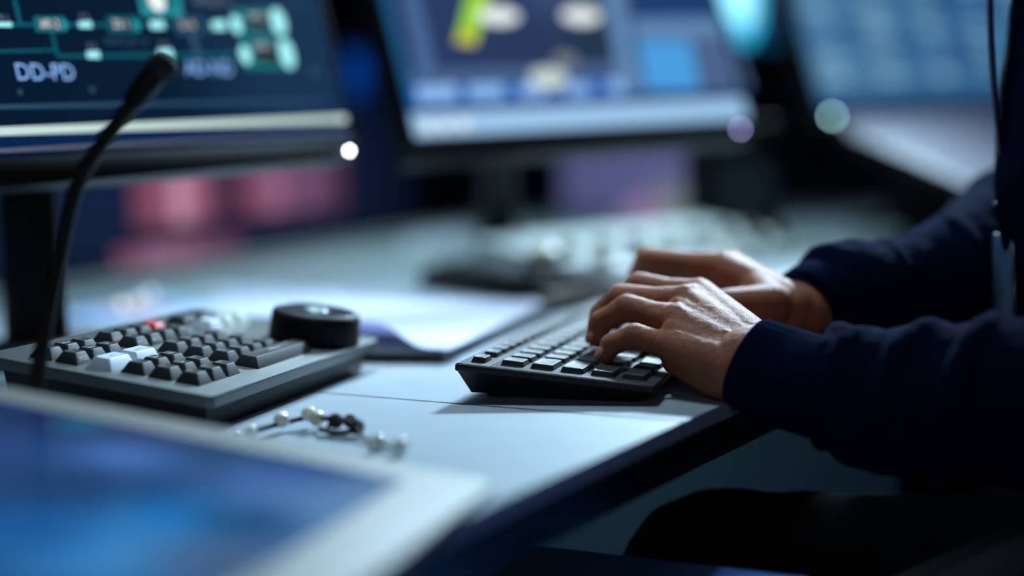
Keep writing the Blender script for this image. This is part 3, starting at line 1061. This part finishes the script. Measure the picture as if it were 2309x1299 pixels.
def hand(F, wrist, arm, thumb, dors, side=1):
    """F: per finger (MCP, PIP, DIP, TIP); returns a fused bmesh of hand + wrist. dors: unit vector out of the back of the hand"""
    b = new()
    R = [(11.5, 9.2, 8.0, 6.6), (11.8, 9.6, 8.3, 6.8), (11.6, 9.3, 8.0, 6.6), (10.4, 8.4, 7.2, 6.0)]   # index, middle, ring, little
    for f, r in zip(F, R):
        mcp, pip, dip, tip = f
        mid = lerp(mcp, pip, .5)
        chain(b, [mcp, mid, pip], [r[0], r[1] * .95, r[1]])
        mid = lerp(pip, dip, .5)
        chain(b, [pip, mid, dip], [r[1], r[2] * .98, r[2]])
        chain(b, [dip, tip], [r[2], r[3]])
        # knuckle pads
        ball(b, off(mcp, dors, r[0] * .22), r[0] * .9)
    nF = len(F)
    mcps = [f[0] for f in F]
    # metacarpals, fanned from the wrist
    roots = []
    across = Vector(mcps[0]) - Vector(mcps[3])
    for i in range(4):
        k = (1.5 - i) / 3
        roots.append(tuple(Vector(wrist) + across * k * .46 + (Vector(mcps[1]) - Vector(wrist)) * .08 - Vector(dors) * 3.5))
    for i in range(4):
        cone(b, roots[i], mcps[i], 15.5, 11.8)
        low = off(lerp(roots[i], mcps[i], .5), dors, -9)
        cone(b, off(roots[i], dors, -5), off(mcps[i], dors, -6), 14, 10.5)
    for i in range(3):
        cone(b, lerp(roots[i], roots[i + 1], .5), lerp(mcps[i], mcps[i + 1], .5), 15.3, 11)
    # little-finger side cushion and thumb cushion
    ce = lerp(roots[3], mcps[3], .42)
    cone(b, off(roots[3], dors, -8), off(ce, dors, -10), 15, 14)
    cone(b, off(ce, dors, -10), off(mcps[3], dors, -9), 14, 10)
    t0, t1, t2, t3 = thumb
    chain(b, [t0, t1, t2, t3], [15, 12, 9.8, 7.5])
    cone(b, t0, lerp(roots[0], mcps[0], .55), 15, 13)
    # tendons fanning over the back of the hand
    for i in range(4):
        a = off(lerp(roots[i], mcps[i], .35), dors, 10.8)
        c = off(lerp(roots[i], mcps[i], .98), dors, 9.0)
        cone(b, a, c, 2.6, 3.4)
    # wrist and forearm stub
    chain(b, [off(wrist, dors, -2), lerp(wrist, arm, .45)], [25, 19], squash=(dors, .78))
    return b


# ---- left hand (nearer the camera)
wl = (154.0, 12.3, 26.0)
al = (194.1, -11.2, 13.8)
FL = [[(110.1, 89.7, 55.0), (66.7, 104.3, 61.1), (51.1, 106.8, 48.9), (49.1, 103.1, 37.9)],
      [(104.3, 72.0, 52.3), (59.2, 84.6, 54.8), (43.9, 89.4, 43.1), (40.9, 87.3, 30.8)],
      [(102.1, 50.5, 42.8), (66.5, 66.5, 50.2), (48.1, 67.3, 40.4), (45.7, 64.7, 31.4)],
      [(105.0, 29.1, 29.4), (77.7, 36.0, 35.7), (62.4, 35.1, 30.4), (59.2, 33.5, 24.2)]]
dl = Vector(FL[0][0]) - Vector(FL[3][0])
axl = (Vector(FL[1][0]) - Vector(wl)).normalized()
dorsL = dl.cross(axl).normalized()
if dorsL.z < 0:
    dorsL = -dorsL
dorsL = tuple(dorsL)
thumbL = [(135.6, 50.4, 22.1), (106.0, 78.0, 21.0), (81.0, 101.5, 17.6), (63.7, 111.6, 13.1)]
hb = hand(FL, wl, al, thumbL, dorsL)
# veins
for q in ([(113.2, 38.5, 46.9), (125.4, 30.4, 44.6), (137.9, 17.2, 41.8)],):
    pts = [off(x, dorsL, -1.6) for x in q]
    for a, c in zip(pts, pts[1:]):
        cone(hb, a, c, 1.8, 1.8)
hl = fuse(hb, .95, 9)

# ---- right hand
wr = (175.1, 153.4, 40.1)
ar = (212.8, 196.7, 42.7)
FR = [[(112.9, 168.4, 67.2), (58.3, 178.5, 73.6), (50.0, 185.4, 62.2), (48.6, 183.5, 46.7)],
      [(113.9, 192.7, 66.5), (58.7, 209.5, 67.3), (48.7, 210.6, 55.4), (46.7, 208.7, 41.5)],
      [(113.9, 215.5, 62.7), (61.3, 231.0, 63.6), (51.8, 232.3, 52.0), (49.8, 230.4, 39.3)],
      [(116.8, 236.8, 56.9), (71.6, 249.3, 57.1), (60.8, 250.4, 48.9), (57.4, 248.5, 38.7)]]
axr = (Vector(FR[1][0]) - Vector(wr)).normalized()
dorsR = (Vector(FR[0][0]) - Vector(FR[3][0])).cross(axr).normalized()
if dorsR.z < 0:
    dorsR = -dorsR
dorsR = tuple(dorsR)
thumbR = [(151.9, 130.9, 43.9), (124.0, 117.3, 45.5), (99.6, 120.2, 44.2), (80.4, 124.5, 40.8)]
hr = fuse(hand(FR, wr, ar, thumbR, dorsR), 1.2, 5)


def skin_detail(co, nrm):
    p = co * 1000
    return .00010 * noise.noise(p * .9) + .00022 * noise.noise(p * .28) + .0001 * noise.noise(Vector((p.x * .5, p.y * .5, p.z * 2.2)))


wrinkle(hl, skin_detail)

ls = [(199.4, -10.0, 9.6), (206.4, -10.7, 12.8), (218.5, -11.7, 7.1), (233.0, -13.8, 4.6), (252.0, -16.2, 6.5), (268.3, -18.8, 4.3), (286.6, -22.3, 7.6), (304.4, -25.4, 6.0)]
lr = [34, 36.0, 40.0, 40.5, 42.5, 41.5, 45.0, 46.0]
rs = [(183.5, 170.0, 43.8), (189.8, 176.3, 46.8), (204.1, 188.9, 44.2), (224.5, 210.9, 44.4), (245.6, 233.2, 45.2), (267.4, 261.4, 51.5), (293.7, 301.6, 58.5), (311.5, 339.2, 65.8)]
rr = [26, 33.5, 38, 37, 40, 44, 50, 56]
LSP, LSR, RSP, RSR = ls, [r - (5 if i < 3 else 0) for i, r in enumerate(lr)], rs, [r - (4 if i < 3 else 0) for i, r in enumerate(rr)]

# ---- the rest of the body, one coarse skin under the clothes
body = new()
HIP = (470, 205, -205)
chain(body, [HIP, (455, 205, -60), (437, 205, 120), (437, 205, 235)], [118, 108, 118, 104])
for s in (-1, 1):
    cone(body, (434, 205 + s * 60, 274), (434, 205 + s * 160, 280), 60, 48)
chain(body, [(430, 205, 300), (418, 205, 400)], [62, 54])
# head: skull, jaw, nose, ears, brow; looking towards the monitors, slightly down
ball(body, (400, 205, 520), 92, 3, (1.02, .84, 1.18))
ball(body, (368, 205, 455), 62, 3, (1., .92, .95))
cone(body, (312, 205, 520), (296, 205, 492), 9, 14)
for s in (-1, 1):
    ball(body, (318, 205 + s * 32, 540), 20, 2, (.6, 1.2, .6))
    ball(body, (322, 205 + s * 44, 498), 20, 2, (.7, 1, .8))
    ball(body, (408, 205 + s * 82, 508), 22, 2, (.8, .35, 1.3))
cone(body, (314, 190, 456), (314, 220, 456), 9, 9)
SHL, SHR = (432, 20, 292), (432, 390, 292)
ELL, ELR = (354.7, -41.8, 2.7), (372, 425, 55)
chain(body, [SHL, ELL], [44, 38])
chain(body, [ELL] + LSP[::-1] + [wl], [40] + [max(r - 15, 19) for r in LSR[::-1]] + [17])
chain(body, [SHR, ELR], [44, 38])
chain(body, [ELR] + RSP[::-1] + [wr], [40] + [max(r - 14, 19) for r in RSR[::-1]] + [17])
KNL, KNR = (122, 82, -146), (140, 330, -236)
for hip, kn, ft in (((462, 130, -178), KNL, (150, 84, -640)), ((462, 290, -236), KNR, (160, 345, -640))):
    chain(body, [hip, kn], [80, 60])
    chain(body, [kn, ft], [58, 40])
    chain(body, [(ft[0], ft[1], -680), (ft[0] - 150, ft[1], -715)], [42, 30])
body = fuse(body, 7, 3)
merge(body, hl)
merge(body, hr)
pM = W0
person = obj('person', body, M['skin'], mw=pM, smooth=True)
tag(person, 'person in a navy sweatshirt typing on the keyboard with both hands', 'person')

# nails
for F, dd, nm in ((FL, dorsL, 'l'), (FR, dorsR, 'r')):
    for f in F:
        d = (Vector(f[3]) - Vector(f[2])).normalized()
        o_ = Vector(dd)
        o_ = (o_ - d * o_.dot(d))
        o_ = (o_ + Vector((-.55, -.15, 0))).normalized()
        o_ = (o_ - d * o_.dot(d)).normalized()
        side = d.cross(o_)
        rot = Matrix((d, side, o_)).transposed().to_4x4()
        bm = new()
        ball(bm, tuple(Vector(f[3]) + o_ * 4.9 + d * .5), 1, 3, (5.2, 4.2, 1.9), rot)
        obj('fingernail', bm, M['nail'], person, smooth=True)

# hair cap
bm = new()
ball(bm, (410, 205, 540), 96, 4, (1.02, .9, 1.16))
for v in bm.verts:
    p = v.co / S
    if p.x < 345 and p.z < 585 or p.z < 470:
        v.co = Vector((max(p.x, 352), 205 + (p.y - 205) * .85, max(p.z, 474))) * S
wrinkle(bm, lambda c, n_: .004 * noise.noise(c * 60))
obj('hair', bm, M['hair'], person, smooth=True)

# ---- sweatshirt
sw = new()
chain(sw, [(478, 205, -190), (454, 205, -60), (434, 205, 120), (438, 205, 262)], [142, 132, 140, 128])
cone(sw, (452, 130, -180), (452, 290, -180), 110, 110)
cone(sw, (444, 90, -20), (444, 320, -20), 108, 108)
cone(sw, (439, 100, 180), (439, 310, 180), 112, 112)
for s in (-1, 1):
    cone(sw, (430, 205 + s * 70, 286), (432, 205 + s * 180, 292), 78, 70)
chain(sw, [SHL, lerp(SHL, ELL, .5), ELL], [70, 62, 58])
chain(sw, [SHR, lerp(SHR, ELR, .5), ELR], [70, 64, 58])
dL = Vector(ls[3]) - Vector(ls[0])
chain(sw, ls[:3], lr[:3], squash=(dL, .25))
chain(sw, ls[2:4], lr[2:4], squash=(dL, .6))
chain(sw, ls[3:] + [ELL], lr[3:] + [54])
dR = Vector(rs[3]) - Vector(rs[0])
chain(sw, rs[:3], rr[:3], squash=(dR, .3))
chain(sw, rs[2:] + [ELR], rr[2:] + [58])
cone(sw, (294.0, 356.1, 79.2), (311.6, 394.1, 91.9), 30, 36)
# fold ridges round the sleeves
def fold(bm, c, axis, r, w, a0, a1, skew=0., n=14):
    axis = Vector(axis).normalized()
    u = axis.orthogonal().normalized()
    u = (Vector((0, 0, 1)) - axis * axis.z).normalized()
    v = axis.cross(u)
    pts = []
    for i in range(n + 1):
        a = math.radians(a0 + (a1 - a0) * i / n)
        pts.append(tuple(Vector(c) + (u * math.cos(a) + v * math.sin(a)) * r + axis * skew * math.sin(a)))
    tp_ = [w * (.35 + .65 * math.sin(math.pi * i / n)) for i in range(n + 1)]
    for a, b, r0, r1 in zip(pts, pts[1:], tp_, tp_[1:]):
        cone(bm, a, b, r0, r1, n=10)
axL = Vector(ls[6]) - Vector(ls[0])
for (i, r, w, a0, a1, sk) in ((0, 29, 6.5, -178, 178, 4), (1, 32, 7, -150, 60, 14), (2, 35, 7.5, -70, 130, -15), (3, 36, 6.5, -160, 20, 18), (4, 38, 8, -70, 120, -18), (5, 38, 6.5, -150, 60, 16), (6, 41, 9, -80, 150, -16), (7, 43, 7, -170, 30, 16)):
    fold(sw, ls[i], axL, r, w, a0, a1, sk)
axR = Vector(rs[5]) - Vector(rs[0])
for (i, r, w, a0, a1, sk) in ((1, 28, 8, -175, 175, 4), (2, 33, 6, -120, 80, 12), (3, 33, 7, -60, 130, -12), (4, 36, 7, -140, 60, 14), (5, 40, 8, -80, 120, -14), (6, 44, 8, -140, 80, 12)):
    fold(sw, rs[i], axR, r, w, a0, a1, sk)
sw = fuse(sw, 2.3, 6, .5)
wrinkle(sw, lambda c, n_: .0028 * noise.noise(c * 22) + .0016 * noise.noise(Vector((c.x * 70, c.y * 40, c.z * 30))) + .0004 * noise.noise(c * 300))
shirt = obj('sweatshirt', sw, M['navy'], person, smooth=True)


def cuff(c0, cm_, c1, r0, r1, dors, ribs=64):
    b = new()
    pts = spline([c0, cm_, c1], 13)
    nn = len(pts) - 1
    rr_ = [r0 + (r1 - r0) * (i / nn) + 1.2 * math.sin(i / nn * math.pi) for i in range(nn + 1)]
    def prof(i, a):
        return 1 + .012 * (1 if math.sin(a * ribs) > 0 else -1) + .01 * math.sin(3 * a + i * .3)
    tube(b, pts, rr_, n=256, cap=False, ell=(dors, .88), prof=prof)
    # turned-in edge at the wrist
    d = (Vector(pts[1]) - Vector(c0)).normalized()
    tube(b, [tuple(Vector(c0) - d * .0), tuple(Vector(c0) - d * .9), tuple(Vector(c0) + d * .5), tuple(Vector(c0) + d * 9)], [r0, r0 - 1, r0 - 2.2, r0 - 2.8], n=64, cap=False, ell=(dors, .88))
    return b


obj('cuff', cuff((150.2, 13.1, 24.3), (173.7, 6.8, 14.8), (206.3, -10.0, 9.1), 29.5, 31.5, dorsL), M['rib'], shirt, smooth=True)
obj('cuff', cuff((172.3, 151.6, 40.9), (183.0, 164.5, 43.8), (196.9, 182.5, 44.9), 29, 31.5, dorsR), M['rib'], shirt, smooth=True)

# ---- trousers and shoes
tr = new()
cone(tr, (470, 140, -205), (470, 275, -205), 104, 104)
for hip, kn, ft in (((462, 130, -178), KNL, (150, 84, -640)), ((462, 290, -236), KNR, (160, 345, -640))):
    chain(tr, [hip, kn], [94, 74])
    chain(tr, [kn, ft], [70, 56])
tr = fuse(tr, 6, 5)
wrinkle(tr, lambda c, n_: .004 * noise.noise(c * 14) + .002 * noise.noise(c * 45))
obj('trousers', tr, M['trousers'], person, smooth=True)
for y_ in (80, 350):
    bm = new()
    chain(bm, [(165, y_, -695), (60, y_, -708), (-15, y_, -718)], [50, 44, 34])
    for v in bm.verts:
        v.co.z = max(v.co.z, -.748)
    sh_ = fuse(bm, 5, 3)
    obj('shoe', sh_, M['shoe'], person, smooth=True)

# ================================================================== badge on a lanyard
bd = thing('id_badge', 'clear badge holder hanging on a purple lanyard at the chest', 'badge', W0)
bc = (302.8, 188.3, 51.9)
bm = new()
st = [(300, 201, 85), (296, 203, 130), (288, 205, 220), (300, 215, 290), (380, 235, 385)]
for sgn in (-1, 1):
    pts = spline([(bc[0], bc[1], bc[2] + 70), (bc[0] - 6, bc[1] + sgn * 4, bc[2] + 130), (bc[0] - 8, bc[1] + sgn * 12, bc[2] + 200), (bc[0] + 2, bc[1] + sgn * 26, bc[2] + 270), (bc[0] + 40, bc[1] + sgn * 44, bc[2] + 330), (400, 205 + sgn * 52, 372)], 6)
    tube(bm, pts, 9, n=12, ell=((1, 0, 0), .22))
obj('lanyard_strap', bm, M['strap'], bd, smooth=True)
bm = new()
tube(bm, [(bc[0], bc[1], bc[2] + 72), (bc[0] - 1, bc[1], bc[2] + 58), (bc[0] - 1, bc[1], bc[2] + 40)], [3.6, 2.4, 3.4], n=12)
ball(bm, (bc[0] - 5, bc[1] - 1, bc[2] + 54), 2.6, 2)
bm2 = None
obj('snap_hook', bm, M['steel'], bd, smooth=True)
bm = new()
prism(bm, rrect(-27, 27, -45, 43, 4), -1.6, 1.6, bv=.8)
cm = Matrix.Translation((bc[0] * S, bc[1] * S, (bc[2] - 10) * S)) @ Matrix.Rotation(math.radians(10), 4, 'Z') @ Matrix.Rotation(math.radians(-90), 4, 'Z') @ Matrix.Rotation(math.radians(90), 4, 'X')
bmesh.ops.transform(bm, matrix=cm, verts=bm.verts[:])
obj('card_holder', bm, M['card'], bd, angle=40)
bm = new()
for xx in (-27, 27):
    tube(bm, [(xx, -44, 0), (xx, 42, 0)], 1.1, n=8)
tube(bm, [(-27, 42, 0), (27, 42, 0)], 1.3, n=8)
bmesh.ops.transform(bm, matrix=cm, verts=bm.verts[:])
obj('holder_rim', bm, M['steel'], bd, smooth=True)

# ================================================================== office chair
ch = thing('office_chair', 'dark fabric office chair with padded armrests under the person', 'chair', Matrix.Identity(4))
def cpart(name, b, m, **k):
    bmesh.ops.translate(b, verts=b.verts[:], vec=(0, 0, DESK))
    return obj(name, b, m, ch, **k)
bm = new()
prism(bm, rrect(225, 720, -35, 455, 60), -400, -326, bv=18)
cpart('seat', bm, M['chairfab'], angle=40)
bm = new()
for k in range(1):
    g = []
    for i in range(13):
        row = []
        for j in range(13):
            s, t = i / 12 - .5, j / 12
            row.append((655 + 60 * t - 70 * s * s * 1.0 + 25 * math.sin(t * 3), 205 + s * (440 - 80 * t), -250 + 640 * t))
        g.append(row)
    A = [[bm.verts.new(Vector(q) * S) for q in r] for r in g]
    B = [[bm.verts.new((Vector(q) + Vector((55, 0, 0))) * S) for q in r] for r in g]
    for i in range(12):
        for j in range(12):
            bm.faces.new((A[i][j], A[i + 1][j], A[i + 1][j + 1], A[i][j + 1]))
            bm.faces.new((B[i][j + 1], B[i + 1][j + 1], B[i + 1][j], B[i][j]))
    for i in range(12):
        bm.faces.new((A[i][0], B[i][0], B[i + 1][0], A[i + 1][0]))
        bm.faces.new((A[i][12], A[i + 1][12], B[i + 1][12], B[i][12]))
        bm.faces.new((A[0][i], A[0][i + 1], B[0][i + 1], B[0][i]))
        bm.faces.new((A[12][i], B[12][i], B[12][i + 1], A[12][i + 1]))
    bmesh.ops.recalc_face_normals(bm, faces=bm.faces[:])
cpart('backrest', bm, M['chairfab'], smooth=True)
for s in (-1, 1):
    y0 = 205 + s * 285
    path = [(250, y0 - s * 20, -150), (300, y0 - s * 4, -112), (380, y0, -92), (480, y0, -86), (560, y0, -92)] if s > 0 else \
        [(212, -128, -96), (262, -104, -76), (318, -72, -60), (400, -66, -50), (520, -64, -52)]
    bm = new()
    tube(bm, spline(path, 8), 26, n=24, ell=((0, 0, 1), .62))
    arm_ = cpart('armrest', bm, M['chairfab'], smooth=True)
    bm = new()
    tube(bm, spline([off(q, (0, 0, 1), 17) for q in path], 8), 2.6, n=8)
    cpart('piping', bm, M['blackplastic'], smooth=True)
    bm = new()
    e = path[-2]
    tube(bm, [(e[0], e[1], e[2] - 10), (e[0] + 10, e[1] + s * 6, -330), (e[0], 205 + s * 180, -355)], [16, 16, 14], n=12)
    cpart('armrest_post', bm, M['blackplastic'], angle=40)
bm = new()
tube(bm, [(470, 205, -372), (470, 205, -640)], [32, 28], n=24)
cpart('gas_column', bm, M['steel'], angle=40)
for k in range(5):
    a = math.radians(72 * k + 20)
    e = (470 + 300 * math.cos(a), 205 + 300 * math.sin(a), -690)
    bm = new()
    tube(bm, [(470, 205, -640), e], [26, 16], n=10)
    leg_ = cpart('base_leg', bm, M['blackplastic'], angle=40)
    bm = new()
    lathe(bm, [(0, -12), (25, -12), (27, -8), (27, 8), (25, 12), (0, 12)], 24)
    bmesh.ops.transform(bm, matrix=Matrix.Translation((e[0] * S, e[1] * S, -.7215)) @ Matrix.Rotation(a, 4, 'Z') @ Matrix.Rotation(math.radians(90), 4, 'X'), verts=bm.verts[:])
    bmesh.ops.translate(bm, verts=bm.verts[:], vec=(0, 0, DESK))
    obj('caster', bm, M['blackplastic'], leg_, angle=40)

# ================================================================== low side shelf in front
sd = thing('side_table', 'low dark blue side table at the near corner below the desk edge', 'side table', W0)
bm = new()
prism(bm, [(-130, -3), (43, -26), (190, -57), (196, -330), (-130, -330)], -98, -84, bv=2)
obj('table_top', bm, M['blueshelf'], sd, angle=40)
for q in ((-110, -40), (170, -90), (-110, -310), (176, -310)):
    bm = new()
    tube(bm, [(q[0], q[1], -97), (q[0], q[1], -750)], [11, 9], n=12)
    obj('leg', bm, M['steel'], sd, angle=40)

# ================================================================== background equipment
rk = thing('equipment_rack', 'navy equipment rack behind the desk with glowing pink display windows', 'equipment rack', Matrix.Identity(4))
bm = new()
box(bm, -1300, -1002, 250, 2500, 0, 1060, bv=6)
obj('cabinet', bm, M['rack'], rk, angle=40)
pinkm = []
def pink(name, y0, y1, z0, z1, cols):
    b = new()
    ms = []
    nst = len(cols)
    prism_pts = rrect(0, 1, 0, 1, .1)
    box(b, -1004, -1000, y0, y1, DESK * 1000 + z0, DESK * 1000 + z1, bv=1.5)
    f = obj('window_frame', b, M['blackplastic'], rk)
    b = new()
    for i, c in enumerate(cols):
        ya, yb = y0 + 6 + (y1 - y0 - 12) * i / nst, y0 + 6 + (y1 - y0 - 12) * (i + 1) / nst
        vs_ = [b.verts.new(Vector((-999.2, y_, DESK * 1000 + z_)) * S) for y_, z_ in ((ya, z0 + 6), (yb, z0 + 6), (yb, z1 - 6), (ya, z1 - 6))]
        fc = b.faces.new(vs_)
        fc.material_index = i
        ms.append(glow(c, .9))
    obj('lit_pane', b, ms, f)
pink('a', 1180, 1500, 60, 215, [(122, 72, 96), (146, 86, 112), (198, 146, 172), (160, 98, 126), (92, 58, 84)])
pink('b', 1515, 2050, 62, 235, [(96, 56, 82), (132, 82, 110), (156, 104, 136), (112, 74, 106), (122, 84, 118), (98, 70, 102), (84, 52, 76)])
pink('c', 1120, 1560, -62, 42, [(120, 78, 106), (150, 108, 138), (146, 98, 128), (122, 80, 112), (104, 64, 92)])

lp = thing('lilac_screen', 'lilac lit screen panel standing at the far end of the desk', 'screen', on_desk((-747.6, 2989.1, 0.0), (-331.0, 2652.3, 0.0), 1))
LW = (Vector((-747.6, 2989.1, 0.0)) - Vector((-331.0, 2652.3, 0.0))).length
bm = new()
box(bm, 0, LW, 0, 12, 14, 262, bv=3)
obj('panel', bm, M['lilac'], lp, angle=40)
for x_ in (LW * .2, LW * .8):
    bm = new()
    box(bm, x_ - 12, x_ + 12, -45, 57, .3, 16, bv=3)
    obj('foot', bm, M['blackplastic'], lp)
bm = new()
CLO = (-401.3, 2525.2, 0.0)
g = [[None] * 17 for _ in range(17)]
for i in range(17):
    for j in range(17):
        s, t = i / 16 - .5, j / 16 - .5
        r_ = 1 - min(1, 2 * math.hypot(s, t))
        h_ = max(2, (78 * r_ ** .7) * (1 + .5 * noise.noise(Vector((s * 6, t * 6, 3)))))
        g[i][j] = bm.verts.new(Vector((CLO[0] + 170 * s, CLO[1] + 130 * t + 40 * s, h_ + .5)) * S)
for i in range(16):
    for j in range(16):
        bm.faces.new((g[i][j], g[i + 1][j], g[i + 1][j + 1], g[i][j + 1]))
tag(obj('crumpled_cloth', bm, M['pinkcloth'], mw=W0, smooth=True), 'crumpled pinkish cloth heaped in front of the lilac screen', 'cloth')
mg = thing('mug', 'pale mug on the desk beside the lilac screen', 'mug', T((-287.4, 2280.3, 0.0)))
bm = new()
lathe(bm, [(0, .3), (32, .3), (36, 4), (38, 92), (35, 92), (33, 8), (0, 8)], 40)
obj('cup', bm, M['mug'], mg, angle=40)
bm = new()
tube(bm, spline([(36, 0, 74), (62, 0, 70), (66, 0, 40), (36, 0, 22)], 6), 4.5, n=10)
obj('handle', bm, M['mug'], mg, smooth=True)

sk = thing('desk_speaker', 'black desk speaker standing between the middle and right monitors', 'speaker', on_desk((-122, 1490), (30, 1536), 1))
bm = new()
box(bm, 0, 142, 0, 130, 4, 205, bv=5)
obj('cabinet', bm, M['blackplastic'], sk, angle=40)
bm = new()
lathe(bm, [(0, 6), (14, 6), (46, -2), (52, 0), (52, 3), (0, 3)], 36)
bmesh.ops.transform(bm, matrix=Matrix.Translation((.085, 0, .095)) @ Matrix.Rotation(math.radians(90), 4, 'X'), verts=bm.verts[:])
obj('driver_cone', bm, mat('dark_driver', (34, 44, 58), rough=.4), sk, angle=40)
for x_ in (20, 122):
    bm = new()
    box(bm, x_ - 8, x_ + 8, 10, 120, .3, 5, bv=1)
    obj('foot', bm, M['blackplastic'], sk)

def wall_unit(name, label, cat, c0, c1, c2, mats_, faces, depth=40, leg=None):
    pass


cy = thing('wall_display', 'hanging display glowing bright cyan over dark teal between two monitors', 'display', axes((-200.8, 2227.2, 382.5), Vector((-27.4, 2385.3, 383.1)) - Vector((-200.8, 2227.2, 382.5)), (0, .05, 1)))
bm = new()
box(bm, 0, 205, 0, 420, -40, -1, bv=3)
obj('housing', bm, M['blackplastic'], cy, angle=40)
bm = new()
flat(bm, [(4, 4), (201, 4), (201, 416), (4, 416)], 0, 0)
flat(bm, [(2 + 0, 112), (22, 66), (50, 34), (88, 8), (106, 14), (132, 60), (142, 120), (142, 300), (2, 300)], .6, 1)
flat(bm, [(40, 120), (62, 72), (90, 44), (104, 60), (116, 120), (116, 260), (40, 260)], 1.0, 2)
flat(bm, [(146, 60), (192, 60), (192, 300), (146, 300)], .6, 3)
obj('lit_face', bm, [glow((6, 56, 84)), glow((40, 170, 214), 1.7), glow((160, 226, 248), 1.9), glow((70, 70, 100), .7)], cy)
bm = new()
tube(bm, [(100, 420, -20), (100, 2900, -20)], 10, n=10)
bmesh.ops.translate(bm, verts=bm.verts[:], vec=(0, -.01, 0))
for v in bm.verts:
    v.co.y = min(v.co.y, 1.75)
obj('ceiling_pole', bm, M['blackplastic'], cy)

bl_ = thing('blue_light_panel', 'saturated blue glowing panel seen between the first two monitors', 'light panel', axes((-1207.4, 2543.2, 318.4), Vector((-1155.6, 2769.5, 322.9)) - Vector((-1207.4, 2543.2, 318.4)), (0, 0, 1)))
bm = new()
box(bm, 0, 150, -1080, 170, -30, -1, bv=3)
obj('column', bm, M['rack'], bl_, angle=40)
bm = new()
flat(bm, [(14, 6), (118, 6), (118, 150), (14, 150)], 0, 0)
obj('lit_face', bm, blob_screen('deep_blue_glow', (4, 24, 70), [(.062, .085, .09, (0, 66, 158))], k=1.), bl_)

# sloped lilac-grey console top on the right, on the far wing of the desk
sc = thing('sloped_console', 'lilac grey sloped console top on the far wing of the desk', 'console', W0)
q = [(113.2, 1488.1, 204.9), (514.6, 2032.8, 226.1), (431.9, 1128.9, 33.5), (131.4, 1428.1, 176.5)]
nq = (Vector(q[1]) - Vector(q[0])).cross(Vector(q[3]) - Vector(q[0])).normalized()
if nq.z < 0:
    nq = -nq
bm = new()
up_ = [bm.verts.new(Vector(a) * S) for a in q]
dn_ = [bm.verts.new((Vector(a) - nq * 26) * S) for a in q]
bm.faces.new(up_)
bm.faces.new(list(reversed(dn_)))
for i in range(4):
    bm.faces.new((up_[i], dn_[i], dn_[(i + 1) % 4], up_[(i + 1) % 4]))
bmesh.ops.recalc_face_normals(bm, faces=bm.faces[:])
bm.normal_update()
for f in bm.faces:
    f.material_index = 0 if f.normal.dot(nq) > .7 else 1
obj('sloped_top', bm, [M['lilacpanel'], M['blackplastic']], sc)
cen = sum((Vector(a) for a in q), Vector()) / 4
bm = new()
box(bm, cen.x - 90, cen.x + 40, cen.y + 60, cen.y + 140, -0.0 + .3, cen.z + 10, bv=4)
obj('pedestal', bm, M['blackplastic'], sc)

# ================================================================== light
def area(name, loc, target, size, power, color, shape='RECTANGLE', size_y=None):
    d = bpy.data.lights.new(name, 'AREA')
    d.shape = shape
    d.size = size
    if size_y:
        d.size_y = size_y
    d.energy = power
    d.color = color
    o = bpy.data.objects.new(name, d)
    COL.objects.link(o)
    o.location = V(loc)
    o.rotation_euler = (V(target) - V(loc)).to_track_quat('-Z', 'Y').to_euler()
    return o


key = area('key_ceiling_light', (230, 3000, 1950), (90, -20, 0), .5, 15, (.58, .82, 1.), size_y=.32)
key.data.spread = math.radians(42)
fd_ = area('far_desk_fill_light', (-480, 1500, 2050), (-480, 1500, 0), .6, 4.8, (.62, .88, .84))  # added fill to brighten the far desk, no fixture
fd_.data.spread = math.radians(62)
area('cool_overhead_fill', (-500, 900, 2050), (-300, 900, 0), 1.6, 16, (.48, .78, .9))  # added overhead fill for the left and middle desk
pl_ = area('paper_fill_light', (-250, 500, 2050), (-240, 330, 0), .3, 2.2, (.72, .88, 1.))  # added narrow fill to brighten the curled sheet, no fixture
pl_.data.spread = math.radians(30)
area('panel_fill_light', (-120, 160, -55), (120, 470, -260), .2, .28, (.42, .74, 1.))  # added unseen fill that only lights the side panel
area('console_overhead_light', (900, 2300, 1900), (400, 1500, 100), .5, 2.5, (.7, .75, 1.))  # unseen area light aimed at the far console
area('soft_front_fill', (500, -1900, 700), (150, 100, -100), 1.2, 2.7, (.88, .91, 1.))  # added fill from behind the camera, lifts shade on the hands

w = bpy.data.worlds.new('World')
scene.world = w
w.use_nodes = True
bg = w.node_tree.nodes['Background']
bg.inputs['Color'].default_value = (.10, .22, .5, 1)
bg.inputs['Strength'].default_value = .1

# ================================================================== camera
(cp, cr, cu_, cf, fpx) = ((255.7, -804.5, 144.0), (0.956535, 0.289232, -0.037217), (0.010092, 0.094715, 0.995453), (-0.291442, 0.952562, -0.08768), 3112.64)
cam = bpy.data.cameras.new('camera')
co = bpy.data.objects.new('camera', cam)
COL.objects.link(co)
r_, u_, f_ = Vector(cr), Vector(cu_), Vector(cf)
mw = Matrix((r_, u_, -f_)).transposed().to_4x4()
mw.translation = V(cp)
co.matrix_world = mw
cam.sensor_width = 36
cam.lens = fpx / 2309 * 36
cam.clip_start = .02
cam.dof.use_dof = True
cam.dof.focus_distance = .845
cam.dof.aperture_fstop = (fpx / 2309 * 36) / 34.
cam.dof.aperture_blades = 0
scene.camera = co

scene.view_settings.view_transform = 'Standard'
scene.view_settings.look = 'None'
scene.view_settings.exposure = 0
scene.view_settings.gamma = 1
scene.cycles.use_denoising = True
scene.cycles.max_bounces = 6
scene.cycles.sample_clamp_indirect = 4
